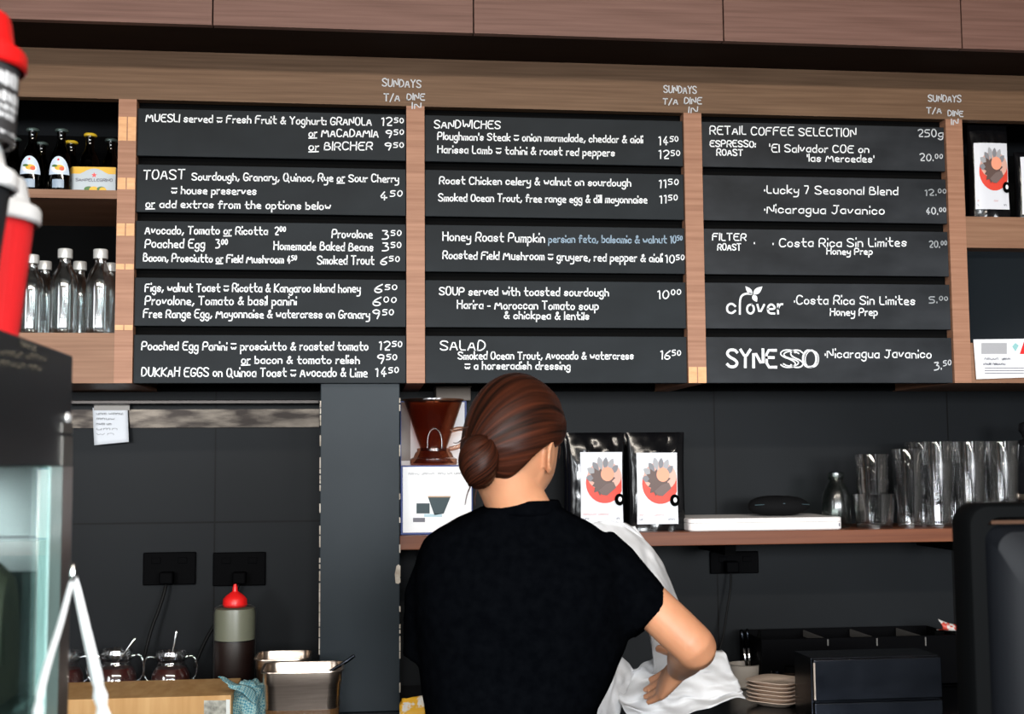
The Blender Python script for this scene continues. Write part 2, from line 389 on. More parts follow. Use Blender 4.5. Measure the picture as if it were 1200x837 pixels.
for i, (a, b) in enumerate(PX):
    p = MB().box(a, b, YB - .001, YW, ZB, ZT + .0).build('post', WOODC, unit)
    if i in (0, 2):
        for y0, y1 in (((137, 165), (208.5, 222), (262, 276.5), (309.5, 316), (381, 387)) if i == 0 else ((429.5, 449.5),)):
            z0, z1 = at(145, y1, YB).z, at(145, y0, YB).z
            if i == 2: z0 = ZB
            for xa, xb in ((a + .0006, (a + b) / 2 - .0014), ((a + b) / 2 + .0014, b - .0006)):
                MB().box(xa, xb, YB - .002, YB, z0, z1).build('plywood_plug', WOODO, p)['label'] = 'bare orange plywood plug'
zs1, zs0 = at(80, 222, YB).z, at(80, 232, YB).z
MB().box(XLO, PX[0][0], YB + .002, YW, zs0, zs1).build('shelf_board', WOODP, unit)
ZLB = at(80, 390, YB).z
MB().box(XLO, PX[0][0], YB + .002, YW, ZB, ZLB).build('base_panel', WOODP, unit)
ZRS, ZRS0 = at(1165, 254, YB).z, at(1165, 290.5, YB).z
MB().box(PX[3][1], XRO, YB + .002, YW, ZRS0, ZRS).build('shelf_board', WOODP, unit)
ZRB = at(1165, 402, YB).z
MB().box(PX[3][1], XRO, YB + .002, YW, ZB, ZRB).build('base_panel', WOODP, unit)
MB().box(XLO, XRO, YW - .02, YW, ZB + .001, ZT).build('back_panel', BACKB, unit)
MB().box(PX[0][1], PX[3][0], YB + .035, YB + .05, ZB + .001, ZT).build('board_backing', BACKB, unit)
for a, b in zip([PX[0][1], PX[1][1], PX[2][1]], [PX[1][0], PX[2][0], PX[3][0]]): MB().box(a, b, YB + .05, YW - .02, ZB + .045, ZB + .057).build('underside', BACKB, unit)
MB().box(PX[3][1], XRO, YB + .06, YB + .065, ZRB, ZRS0).build('dark_glass_panel', mat('black_glass', (.010, .013, .016), .08, spec=.6), unit)
for (a, b, c) in (((448, 101, 493, 103, 9), (450, 118, 468, 118.5, 8), (477, 117, 497.5, 117.5, 7.5, 483, 127, 493, 127.3, 7)), ((778, 108.5, 816, 109.5, 8.5), (777, 122, 794, 122.3, 7), (802, 121.5, 822, 121.8, 7.5, 807, 132, 817, 132.2, 7)), ((1088, 118.5, 1126, 119.5, 8), (1086, 132.5, 1103, 132.8, 7), (1111, 135.5, 1128.5, 136.5, 7, 1115, 146, 1122.5, 146.2, 7))):
    wr = MB()
    for t, q in (('SUNDAYS', a), ('T/A', b), ('DINE', c[:5]), ('IN', c[5:])):
        write(wr, t, at(q[0], q[1], YB - .0025), at(q[2], q[3], YB - .0025), q[4] * mpp(YB), 1.35 * mpp(YB))
    wr.build('chalk_heading', CHALKM, header, recalc=False)['label'] = 'hand-written column heading in chalk'

# overhead cabinets projecting above the boards
YO = YB - .21
seams = [at(p, 40, YO).x for p in (-58, 249, 555, 848, 1127, 1420)]
labs = ['walnut overhead cabinet at the far left, above the soda bottles', 'walnut overhead cabinet above the left column of menu boards', 'walnut overhead cabinet above the middle column of menu boards',
        'walnut overhead cabinet above the right column of menu boards', 'walnut overhead cabinet at the far right above the coffee bag shelf']
for i, lb in enumerate(labs):
    a, b = seams[i], seams[i + 1]
    if i == 0: a = XLO
    if i == 4: b = XRO
    t = thing('overhead_cabinet', lb, 'cabinet', ((a + b) / 2, YO, ZF), 'overhead cabinets above the menu boards')
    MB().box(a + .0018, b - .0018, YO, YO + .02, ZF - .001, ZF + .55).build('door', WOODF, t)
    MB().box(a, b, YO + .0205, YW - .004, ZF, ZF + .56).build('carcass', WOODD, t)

# ------------------------------------------------------------------ the fifteen menu boards
RH = ZT - ZB
rows = []
for k in range(5):                     # k = 0 is the lowest
    z0 = ZB + .2005 * k * RH; rows.insert(0, (z0 + (.0 if k else .0005), z0 + .1695 * RH))
COLX = [(PX[0][1], PX[1][0]), (PX[1][1], PX[2][0]), (PX[2][1], PX[3][0])]
YBD = YB + .008
TXT = {
 (0, 0): [('MUESLI served ~ Fresh Fruit & Yoghurt: GRANOLA', 171, 142, 435, 147, 8.5), ('12^50', 447, 147, 472, 147.5, 9), ('_or_ MACADAMIA', 362, 160, 443, 160.5, 8.5), ('9^50', 452, 161, 472, 161.3, 9), ('_or_ BIRCHER', 362, 176, 436, 175.5, 9), ('9^50', 451, 176, 472, 176.3, 9)],
 (0, 1): [('TOAST', 168, 210, 216, 210, 11), ('Sourdough, Granary, Quinoa, Rye _or_ Sour Cherry', 225, 211, 467, 213.5, 8.5), ('~ house preserves', 201, 227, 300, 228, 8.5), ('4^50', 445, 234, 470, 234.3, 10), ('_or_ add extras from the options below', 171, 243, 387, 245.5, 8.5)],
 (0, 2): [('Avocado, Tomato _or_ Ricotta  2^00', 170, 274, 334, 275, 9), ('Provolone', 389, 278.5, 436, 279, 9), ('3^50', 448, 280, 469, 280.3, 9.5), ('Poached Egg   3^00', 170, 290, 266, 290.5, 9.5), ('Homemade Baked Beans', 321, 292.5, 437, 294, 9), ('3^50', 448, 294, 469, 294.3, 9.5), ('Bacon, Prosciutto _or_ Field Mushroom 4^50', 168, 306, 347, 308.5, 8.5), ('Smoked Trout', 372, 309.5, 438, 310, 9.5), ('6^50', 446, 310, 467, 310.3, 9.5)],
 (0, 3): [('Figs, walnut Toast ~ Ricotta & Kangaroo Island honey', 170, 341.5, 422, 342.5, 9), ('6^50', 439, 343, 464, 343.3, 9.5), ('Provolone, Tomato & basil panini', 170, 357, 347, 357.5, 9.5), ('6^00', 437, 358, 463, 358.3, 9.5), ('Free Range Egg, Mayonnaise & watercress on Granary', 168, 372, 433, 373, 9), ('9^50', 437, 373, 460, 373.3, 9.5)],
 (0, 4): [('Poached Egg Panini ~ prosciutto & roasted tomato', 166, 410, 431, 410.5, 9), ('12^50', 444, 410, 470, 410.3, 9.5), ('_or_ bacon & tomato relish', 283, 426, 421, 426, 8.5), ('9^50', 442, 426, 464, 426, 10), ('DUKKAH EGGS on Quinoa Toast ~ Avocado & Lime', 166, 441, 430, 441.5, 9.5), ('14^50', 440, 441, 466, 441, 10)],
 (1, 0): [('SANDWICHES', 509, 150, 586, 150.5, 9), ("Ploughman's Steak ~ onion marmalade, cheddar & aioli", 513, 163.5, 753, 167.5, 8.5), ('14^50', 772, 169.5, 794, 169.8, 10), ('Harissa Lamb ~ tahini & roast red peppers', 513, 179, 720, 183, 8.5), ('12^50', 772, 186, 796, 186.3, 10)],
 (1, 1): [('Roast Chicken celery & walnut on sourdough', 515, 215.5, 739, 218, 8.5), ('11^50', 772, 220, 794, 220.3, 10), ('Smoked Ocean Trout, free range egg & dill mayonnaise', 514, 235.5, 758, 238, 8.5), ('11^50', 773, 238, 793, 238.3, 9.5)],
 (1, 2): [('Honey Roast Pumpkin', 519, 281.5, 638, 284, 10), ('Roasted Field Mushroom ~ gruyere, red pepper & aioli', 519, 303, 776, 307, 9), ('10^50', 780, 308, 801, 308.3, 9)],
 (1, 3): [('SOUP served with toasted sourdough', 515, 345.5, 713, 347, 9), ('10^00', 771, 350, 797, 349, 9.5), ('Harira - Moroccan Tomato soup', 536, 361.5, 701, 363, 9), ('& chickpea & lentils', 591, 373.5, 690, 374.5, 8.5)],
 (1, 4): [('SALAD', 516, 410, 568, 410.5, 11), ('Smoked Ocean Trout, Avocado & watercress', 537, 421, 742, 421, 8.5), ('16^50', 774, 421, 797, 420.5, 10), ('~ a horseradish dressing', 545, 432.5, 668, 433, 8.5)],
 (2, 0): [('RETAIL COFFEE SELECTION', 832, 157, 1003, 160, 9.5), ('ESPRESSO:', 832, 171.5, 885, 172.5, 7.5), ('ROAST', 840, 182, 870, 182.3, 7.5), ("'El Salvador COE on", 902, 178, 1018, 179, 9), ("'las Mercedes'", 946, 189, 1024, 190, 8.5)],
 (2, 1): [('*Lucky 7 Seasonal Blend', 896, 226.5, 1052, 228.5, 9.5), ('*Nicaragua Javanico', 896, 249.5, 1036, 251, 9.5)],
 (2, 2): [('FILTER', 835, 281.5, 874, 282, 8), ('ROAST', 841, 293, 868, 293.3, 7.5), ('*', 884, 288, 885, 288, 8), ('* Costa Rica Sin Limites', 906, 289.5, 1062, 288.5, 10), ('Honey Prep', 969, 298, 1022, 298.3, 7.5)],
 (2, 3): [('*Costa Rica Sin Limites', 931, 356.5, 1072, 357, 10), ('Honey Prep', 973, 369.5, 1028, 369.8, 8.5)],
 (2, 4): [('*Nicaragua Javanico', 967, 419, 1091, 419.5, 10)],
}
FAINT = {(1, 2): [('persian feta, balsamic & walnut 10^50', 643, 284, 799, 285, 8.5, CHALKB, 'pale blue writing')],
 (2, 0): [('250g', 1076, 160, 1105, 160.3, 9, CHALKM, 'fainter price writing'), ('20.^00', 1078, 188.5, 1104, 188.8, 8.5, CHALKM, '')],
 (2, 1): [('12.^00', 1084, 229, 1108, 229.3, 7.5, CHALKG, 'faint price writing'), ('40.^00', 1085, 251, 1108, 251.3, 8, CHALKM, '')],
 (2, 2): [('20.^00', 1089, 290, 1109, 290.3, 8, CHALKG, 'faint price writing')],
 (2, 3): [('5.^00', 1089, 355, 1110, 355.3, 7.5, CHALKG, 'faint price writing')],
 (2, 4): [('3.^50', 1095, 434, 1114, 431, 9, CHALKM, 'fainter price writing')]}
BL = {(0, 0): 'black menu board that begins with MUESLI, top of the left column', (0, 1): 'black menu board headed TOAST, second in the left column', (0, 2): 'black menu board listing avocado and poached egg extras, middle of the left column',
 (0, 3): 'black menu board listing figs and walnut toast, fourth in the left column', (0, 4): 'black menu board ending with DUKKAH EGGS, bottom of the left column',
 (1, 0): 'black menu board headed SANDWICHES, top of the middle column', (1, 1): 'black menu board with roast chicken and smoked ocean trout, second in the middle column', (1, 2): 'black menu board with honey roast pumpkin and pale blue writing, middle column',
 (1, 3): 'black menu board headed SOUP, fourth in the middle column', (1, 4): 'black menu board headed SALAD, bottom of the middle column',
 (2, 0): 'black menu board headed RETAIL COFFEE SELECTION, top of the right column', (2, 1): 'smudged black menu board reading Lucky 7 Seasonal Blend, second in the right column', (2, 2): 'smudged black menu board with FILTER ROAST at its left end',
 (2, 3): 'black menu board with a white butterfly logo, fourth in the right column', (2, 4): 'black menu board with large white capitals, bottom of the right column'}
def leaf(mb, a, b, wd, Y):             # a petal shape from pixel a to pixel b
    a, b = at(*a, Y), at(*b, Y); d = b - a; n_ = V((-d.z, 0, d.x)).normalized(); pts = []
    for i in range(9): t = i / 8; pts.append(a + d * t + n_ * (wd * mpp(Y) * sin(pi * t ** .8)))
    for i in range(7, 0, -1): t = i / 8; pts.append(a + d * t - n_ * (wd * mpp(Y) * sin(pi * t ** .8)))
    mb.poly(pts)
for (c, r), lines in TXT.items():
    x0, x1 = COLX[c]; z0, z1 = rows[r]
    t = thing('menu_board', BL[c, r], 'menu board', ((x0 + x1) / 2, YBD, z0), 'black menu boards')
    MB().box(x0 + .0012, x1 - .0012, YBD, YBD + .012, z0, z1, .0008, 1).build('slate_panel', SLATEW if c == 2 else SLATE, t)
    w = MB(); YT = YBD - .0006
    for q in lines: write(w, q[0], at(q[1], q[2], YT), at(q[3], q[4], YT), q[5] * mpp(YT), 1.42 * mpp(YT))
    if (c, r) == (2, 3):
        write(w, 'c', at(852, 367, YT), at(861.5, 367, YT), 19 * mpp(YT), 2.4 * mpp(YT), 0)
        write(w, 'over', at(875.5, 367.5, YT), at(917, 367.5, YT), 19 * mpp(YT), 2.4 * mpp(YT), 0, 1.6)
        ribbon(w, smooth_path([at(*p, YT) for p in ((867, 368), (867, 352), (869, 346.5), (874, 344), (880, 344.5))], 2), 2.4 * mpp(YT))
        leaf(w, (881.5, 345), (873.5, 335.5), 2.9, YT); leaf(w, (883, 345), (893.5, 335.8), 3.4, YT); leaf(w, (882.5, 345.5), (887, 354), 3.2, YT)
    if (c, r) == (2, 4):
        write(w, 'SYNE', at(852.5, 430, YT), at(909.5, 430.5, YT), 20 * mpp(YT), 3.3 * mpp(YT), 0, 1.5)
        write(w, 'S', at(915, 430.5, YT), at(932, 430.8, YT), 21 * mpp(YT), 1.5 * mpp(YT), 0); write(w, 'S', at(918, 429, YT), at(935.5, 429, YT), 17 * mpp(YT), 1.5 * mpp(YT), 0)
        write(w, 'S', at(927, 430.5, YT), at(941, 430.8, YT), 20 * mpp(YT), 1.7 * mpp(YT), 0)
        write(w, 'O', at(941, 430, YT), at(956.5, 430.3, YT), 20 * mpp(YT), 2.6 * mpp(YT), 0); write(w, 'O', at(943.5, 430.5, YT), at(959, 430.5, YT), 20 * mpp(YT), 1.0 * mpp(YT), 0)
    w.build('lettering', CHALK, t, recalc=False)
    if (c, r) in FAINT:
        for q in FAINT[c, r]:
            w = MB(); write(w, q[0], at(q[1], q[2], YT), at(q[3], q[4], YT), q[5] * mpp(YT), 1.35 * mpp(YT))
            w.build('price_lettering', q[6], t, recalc=False)['label'] = q[7] or 'fainter price writing'

# ------------------------------------------------------------------ back counter, shelf
xa, xb = -1.7, 2.2
wt = thing('back_counter', 'long dark back counter with a stainless steel top under the tiled wall', 'counter', ((xa + xb) / 2, 3.05, 0))
MB().box(xa, xb, 2.50, YW - .004, CT - .04, CT, .003).build('countertop', STEELD, wt)
MB().box(xa + .02, xb - .02, 2.56, YW - .01, .1, CT - .04).build('carcass', BLACK, wt)
for i in range(6):
    w_ = (xb - xa - .04) / 6; x = xa + .02 + i * w_
    d = MB().box(x + .004, x + w_ - .004, 2.54, 2.56, .12, CT - .05, .002).build('door', BLACK, wt)
    MB().box(x + w_ / 2 - .06, x + w_ / 2 + .06, 2.525, 2.54, CT - .09, CT - .08, .002).build('handle', STEEL, d)
MB().box(xa + .04, xb - .04, 2.62, YW - .01, 0, .1).build('plinth', BLACK, wt)

YS = 3.28
zt, zb = at(760, 624.3, YS).z, at(760, 640.3, YS).z
sx1 = 1.95
t = thing('wall_shelf', 'red-brown wooden shelf on the tiled wall carrying coffee bags and stacked glasses', 'shelf', ((c1.x + sx1) / 2, YS, zb))
MB().box(c1.x + .001, sx1, YS, YW, zb, zt, .0015).build('board', WOODS, t)
for x in (.25, .95, 1.6): MB().box(x, x + .03, YS + .05, YW, zb - .03, zb).build('bracket', BLACK, t)
ZS = zt + .0004

# ------------------------------------------------------------------ bottles on the left shelves
def lathe_patch(mb, c, prof, pts, off, face=-pi / 2, sub=1):
    """flat print wrapped on a turned body; pts are (arc metres, z) around the front"""
    def rad(z):
        for (r0_, z0_), (r1_, z1_) in zip(prof, prof[1:]):
            if z0_ <= z <= z1_ and z1_ > z0_: return r0_ + (r1_ - r0_) * (z - z0_) / (z1_ - z0_)
        return prof[0][0]
    q_ = []
    for p_, n_ in zip(pts, pts[1:] + pts[:1]):
        m_ = max(1, int(math.hypot(n_[0] - p_[0], n_[1] - p_[1]) / .003)); q_ += [(p_[0] + (n_[0] - p_[0]) * i / m_, p_[1] + (n_[1] - p_[1]) * i / m_) for i in range(m_)]
    pts = q_
    cx = sum(p[0] for p in pts) / len(pts); cz = sum(p[1] for p in pts) / len(pts)
    def P(u, z):
        r = rad(z) + off; a = face + u / max(rad(.03), .01)
        return V(c) + V((r * cos(a), r * sin(a), z))
    rings = []
    for k in range(5):
        s_ = k / 4 if k else .001
        rings.append([P(cx + (u - cx) * s_, cz + (z - cz) * s_) for u, z in pts])
    mb.loft(rings, True, True, False)
def ell(cx, cz, a, b, n=14): return [(cx + a * cos(2 * pi * i / n), cz + b * sin(2 * pi * i / n)) for i in range(n)]
def star(cx, cz, r, n=5, q=.45): return [(cx + (r if i % 2 == 0 else r * q) * cos(pi / 2 + pi * i / n), cz + (r if i % 2 == 0 else r * q) * sin(pi / 2 + pi * i / n)) for i in range(2 * n)]
SODA = [(.0, 0), (.026, 0), (.029, .006), (.0295, .03), (.029, .06), (.0285, .085), (.026, .105), (.019, .124), (.0125, .138), (.0105, .150), (.0105, .172), (.0115, .174), (.0115, .180)]
def soda(loc, label, lab=True, cap='dark', group='soda bottles on the upper left shelf'):
    t = thing('soda_bottle', label, 'bottle', loc, group)
    n0 = len(bpy.data.objects)
    MB().lathe([(r, z) for r, z in SODA] + [(0, .180)], loc).build('bottle_body', GLASSK, t, True, 40)
    MB().lathe([(.024, .004), (.0265, .01), (.0265, .075), (.022, .10), (0, .101)], loc, 20).build('drink', mat('dark_orange_drink', (.03, .012, .004), .3), t, True, 40)
    cp = MB().lathe([(.0105, .176), (.0165, .178), (.0172, .181), (.015, .1855), (.0, .186)], loc, 24, rib=lambda a, z: 1 + (.05 * cos(21 * a) if z < .182 else 0))
    cp.build('crown_cap', GOLD if cap == 'gold' else mat('dark_green_foil', (.10, .14, .13), .35, .6), t)
    if lab:
        # bell-shaped label
        pts = [(-.030, .050), (.030, .050)] + [(.030 - .030 * (i / 8) ** 1.6, .050 + .052 * sin(pi / 2 * i / 8)) for i in range(1, 9)] + [(-.030 + .030 * (i / 8) ** 1.6, .050 + .052 * sin(pi / 2 * i / 8)) for i in range(7, 0, -1)]
        f = MB(); lathe_patch(f, loc, SODA, pts, .0006); lb = f.build('label', mat('pale_blue_white_label', (.62, .72, .85), .4), t, True)
        f = MB(); lathe_patch(f, loc, SODA, ell(0, .066, .020, .012), .0009); f.build('white_field', mat('white_print', (.85, .86, .88), .5), lb)
        f = MB(); lathe_patch(f, loc, SODA, ell(.003, .069, .012, .008), .0012); f.build('orange_fruit', YELP, lb)
        f = MB(); lathe_patch(f, loc, SODA, ell(.009, .066, .006, .006), .0014); f.build('red_fruit', ORANGE, lb)
        f = MB(); lathe_patch(f, loc, SODA, ell(-.009, .074, .008, .0035), .0014); f.build('green_leaf', GREENP, lb)
        f = MB(); lathe_patch(f, loc, SODA, star(0, .092, .0045), .0010); f.build('red_star', REDP, lb)
        f = MB(); lathe_patch(f, loc, SODA, [(-.015, .012), (.015, .012), (.015, .036), (-.015, .036)], .0006); f.build('lower_label', mat('blue_grey_label', (.28, .36, .46), .4), t, True)
    t.scale = (.97, .97, .885)
    return t
ZU = zs1 + .0004
def on(px_, Y, z): p = at(px_, 300, Y); return V((p.x, Y, z))
soda(on(35, 3.26, ZU), 'dark soda bottle with a fruit label, left of the two labelled ones')
soda(on(69, 3.26, ZU), 'dark soda bottle with a fruit label, right of the two labelled ones')
for px_, Y, cp, lb in ((46, 3.40, 'dark', 'dark soda bottle without label behind the left fruit-label bottle'), (14, 3.36, 'dark', 'dark unlabelled soda bottle beside the black cup with the red lid'), (81, 3.38, 'gold', 'soda bottle with a yellow cap behind the right fruit-label bottle')):
    soda(on(px_, Y, ZU - .012 if cp == 'x' else ZU), lb, False, cp)
# carrier of soda bottles
cy = 3.27; xl, xr = at(85, 210, cy).x, at(135.5, 210, cy).x; hC = at(100, 195.5, cy).z - ZU
t = thing('bottle_carton', 'yellow and silver drinks carton printed with lemons on the upper left shelf', 'carton', ((xl + xr) / 2, cy, ZU))
f = MB(); f.box(xl, xr, cy, cy + .002, ZU, ZU + hC); f.box(xl, xr, cy + .13, cy + .132, ZU, ZU + hC); f.box(xl, xl + .002, cy + .002, cy + .13, ZU, ZU + hC); f.box(xr - .002, xr, cy + .002, cy + .13, ZU, ZU + hC); f.box(xl + .002, xr - .002, cy + .002, cy + .13, ZU, ZU + .002)
cb = f.build('carton_body', SILVP, t)
def flat(mb, pts, Y): mb.poly([V((x, Y, z)) for x, z in pts])
xm = (xl + xr) / 2; f = MB()
flat(f, [(xl, ZU + hC), (xl, ZU + hC - .018)] + [(xl + (xr - xl) * i / 12, ZU + hC - .018 + .014 * max(0, 1 - ((i / 12 - .5) / .3) ** 2)) for i in range(1, 12)] + [(xr, ZU + hC - .018), (xr, ZU + hC)], cy - .0006)
f.build('yellow_band', YELP, cb)
f = MB(); flat(f, [(xm + x, z + ZU + hC - .021) for x, z in star(0, 0, .007)], cy - .0009); f.build('red_star', REDP, cb)
for j, (dx, a, b, M_) in enumerate(((-.012, .012, .007, GREENP), (.0, .012, .010, YELP), (.018, .011, .007, GREENP), (.022, .009, .008, YELP))):
    f = MB(); flat(f, [(xm + x, ZU + z) for x, z in ell(dx, .013 if j % 2 else .016, a, b)], cy - .0008 - j * .0002); f.build('lemon_print' if j % 2 else 'leaf_print', M_, cb)
f = MB(); write(f, 'SANPELLEGRINO', V((xl + .008, cy - .0008, ZU + hC - .037)), V((xr - .008, cy - .0008, ZU + hC - .037)), .007, .0016, 0); f.build('lettering', PRINT, cb, recalc=False)
for px_, Y, lb in ((103, 3.31, 'soda bottle with a yellow cap rising out of the lemon carton'), (128, 3.36, 'dark soda bottle at the right end of the lemon carton')):
    soda(on(px_, Y, ZU + .0025), lb, False, 'gold' if px_ == 103 else 'dark')

ZL = ZLB + .0004
WATER = [(.0, 0), (.030, 0), (.0335, .004), (.034, .02), (.034, .115), (.0325, .130), (.027, .148), (.019, .163), (.0145, .172), (.0135, .182), (.0135, .190)]
def waterbottle(loc, label, s=1.):
    t = thing('glass_bottle', label, 'bottle', loc, 'clear glass bottles on the lower left shelf')
    MB().lathe([(r * s, z * s) for r, z in WATER], loc, 28, cap=False).build('bottle_body', GLASSB, t, True, 40)
    MB().lathe([(0, .004 * s), (.031 * s, .004 * s), (.0315 * s, .112 * s), (.0305 * s, .128 * s), (.025 * s, .146 * s), (0, .146 * s)], loc, 28).build('water', glass('clear_water', (.93, .96, .96), .05, .01, .95, 4), t, True, 40)
    MB().lathe([(.0135 * s, .186 * s), (.0168 * s, .186 * s), (.0172 * s, .190 * s), (.0172 * s, .206 * s), (.016 * s, .209 * s), (0, .209 * s)], loc, 24, rib=lambda a, z: 1 + (.02 * cos(24 * a))).build('screw_cap', mat('pale_grey_cap', (.62, .62, .60), .3, .3), t, True, 40)
    return t
for px_, Y, lb, s_ in ((76.5, 3.265, 'clear glass bottle with a pale cap, front row, second from the wooden post', 1.03), (118, 3.265, 'clear glass bottle with a pale cap, front row, nearest to the wooden post', 1.03), (38, 3.27, 'clear glass bottle with a pale cap, front row, beside the red cup', .96),
                   (94, 3.40, 'clear glass bottle in the back row, seen between the two nearest to the post', .98), (53, 3.40, 'clear glass bottle in the back row, seen between the two nearest to the red cup', .98), (130, 3.42, 'clear glass bottle in the back row against the wooden post', .98)):
    waterbottle(on(px_, Y, ZL), lb, s_)

# ------------------------------------------------------------------ coffee bags
def bag(loc, w, h, d, label, group, lab=(.08, .82, .1, .76), seed=0, rz=0., art=True):
    """foil bag standing at loc (centre of its base), front towards -Y"""
    t = thing('coffee_bag', label, 'coffee bag', loc, group); c = V(loc)
    def front(u, v):
        prof = sin(pi * min(max(u, 0), 1)) ** .35 * (min(1, (1 - v) / .22) ** .7 if v > .78 else 1.) * (.82 + .18 * sin(pi * min(v / .78, 1)))
        n_ = noise.noise(V((u * 5 + seed * 3.1, v * 6, seed))) * .006 + noise.noise(V((u * 14 + seed, v * 12, 3.3))) * .0022
        edge = min(u, 1 - u, .15) / .15
        flatten = 1. if not art else (.25 if (lab[0] < u < lab[1] and lab[2] < v < lab[3]) else 1.)
        return V(((u - .5) * w * (1 - .03 * sin(pi * v)), -d / 2 * prof - n_ * edge * flatten * .8 - .002, v * h))
    def back(u, v): q = front(u, v); return V((q.x, -q.y, q.z))
    f = MB()
    def P(q): return c + Matrix.Rotation(rz, 3, 'Z') @ q
    nu, nv = 34, 40
    A = f.grid(lambda u, v: P(front(u, v)), nu, nv); B = f.grid(lambda u, v: P(back(u, v)), nu, nv)
    for i in range(nu - 1): f.face([A[0][i], A[0][i + 1], B[0][i + 1], B[0][i]]); f.face([A[-1][i], A[-1][i + 1], B[-1][i + 1], B[-1][i]])
    for j in range(nv - 1): f.face([A[j][0], A[j + 1][0], B[j + 1][0], B[j][0]]); f.face([A[j][-1], A[j + 1][-1], B[j + 1][-1], B[j][-1]])
    f.build('bag_body', FOIL, t, True, 60)
    if not art: return t
    u0, u1, v0, v1 = lab
    def LP(a, b, off):                       # label coordinates 0..1 -> point in front of the bag
        u = u0 + (u1 - u0) * a; v = v0 + (v1 - v0) * b; q = front(u, v)
        base = min(front(u0 + (u1 - u0) * k, v0 + (v1 - v0) * j).y for k in (0, .5, 1) for j in (0, .5, 1))
        yy = -d / 2 * (.985 - .25 * (2 * u - 1) ** 4) - .007
        return P(V((q.x, yy - off, q.z)))
    f = MB(); f.grid(lambda a, b: LP(a, b, 0), 12, 12); lb = f.build('label', mat('bag_label_paper', (.70, .71, .76), .45), t, True)
    k = [0]
    def blob(nm, pts, M_):
        k[0] += 1; off = .0003 + .00025 * k[0]
        cx = sum(p[0] for p in pts) / len(pts); cz = sum(p[1] for p in pts) / len(pts); g = MB()
        g.loft([[LP(cx + (a - cx) * s_, cz + (b - cz) * s_, off) for a, b in pts] for s_ in (.001, .35, .7, 1)], True, True, False); g.build(nm, M_, lb, True)
    def clipx(pts): return [(min(a, .985), b) for a, b in pts]
    blob('red_disc', clipx(ell(.57, .565, .45, .285, 30)), mat('red_print', (.72, .045, .02), .5))
    blob('pale_disc', clipx(ell(.57, .665, .41, .205, 26)), mat('salmon_print', (.70, .40, .32), .5))
    def petal(a0, r0, r1, w_, n=7):
        out = []
        for sgn in (1, -1):
            for i in range(n):
                u = i / n if sgn > 0 else 1 - i / n; rr = r0 + (r1 - r0) * u; an = a0 + sgn * w_ * sin(pi * u) ** .9
                out.append((min(.98, .56 + .44 * rr * cos(an)), .60 + .33 * rr * sin(an)))
        return out
    for i, a0 in enumerate((40, 62, 84, 106, 128, 150, 172)):
        blob('grey_leaf', petal(radians(a0), .45, 1.0 + .06 * (i % 2), .19), mat('mid_grey_print', (.36, .36, .38), .6) if i % 2 else mat('leaf_grey_print', (.22, .22, .24), .6))
    pet = []
    for i in range(26):
        an = 2 * pi * i / 26 + .2; rr = (1.0 if i % 2 == 0 else .74) * (1 + .16 * sin(3 * an + 1))
        pet.append((.50 + .29 * rr * cos(an), .595 + .185 * rr * sin(an)))
    blob('dark_flower', pet, BROWNP)
    blob('pale_centre', ell(.635, .69, .16, .10, 18), PEACH)
    blob('lower_leaf', [(.42, .46), (.50, .40), (.62, .39), (.84, .50), (.78, .58), (.60, .55)], mat('grey_brown_print', (.16, .11, .10), .6))
    blob('black_badge', ell(.92, .33, .12, .085, 18), BLACK); blob('badge_dot', ell(.93, .335, .045, .035, 14), mat('white_print', (.85, .86, .88), .5))
    for r_ in range(2):
        g = MB(); a0 = LP(.06, .055 + .06 * r_, .0006); a1 = LP(.9 - .25 * r_, .055 + .06 * r_, .0006)
        write(g, 'unmw nuwmn umn' if r_ == 0 else 'mnuwn umnw', a0, a1, .0065, .0013, 0); g.build('lettering', PRINT if r_ == 0 else mat('pale_red_print', (.6, .35, .35), .6), lb, recalc=False)
    return t
YG = 3.37
bw = 69 * mpp(YG)
hB = at(730, 507, YG).z - ZS
xA = at(698, 560, YG).x; xB = at(768.5, 560, YG).x
bag((xA, YG, ZS), bw, hB, .055, 'black foil coffee bag with a red flower label, next to the woman', 'coffee bags on the wall shelf', (.20, .93, .085, .80), 1)
bag((xB, YG, ZS), bw, hB, .055, 'black foil coffee bag with a red flower label, beside the white laptop', 'coffee bags on the wall shelf', (.12, .83, .07, .79), 2)
bag((xA + .005, YG + .095, ZS), bw, hB * .99, .05, 'plain black foil bag behind the coffee bag next to the woman', 'plain bags behind the coffee bags', seed=5, art=False)
bag((xB + .008, YG + .095, ZS), bw, hB * 1.0, .05, 'plain black foil bag behind the coffee bag beside the laptop', 'plain bags behind the coffee bags', seed=8, art=False)
ZR = ZRS + .0004
YT_ = 3.27
hT = at(1150, 143, YT_).z - ZR
bag((at(1158, 200, YT_).x, YT_ , ZR), 52 * mpp(YT_), hT, .05, 'black foil coffee bag on the upper right shelf beside the wooden post', 'coffee bags on the upper right shelf', (.03, .86, .10, .76), 3)
bag((at(1216, 220, YT_).x, YT_, ZR), 60 * mpp(YT_), hT * .70, .05, 'shorter coffee bag at the right edge of the photo on the upper right shelf', 'coffee bags on the upper right shelf', (.03, .86, .08, .90), 4)

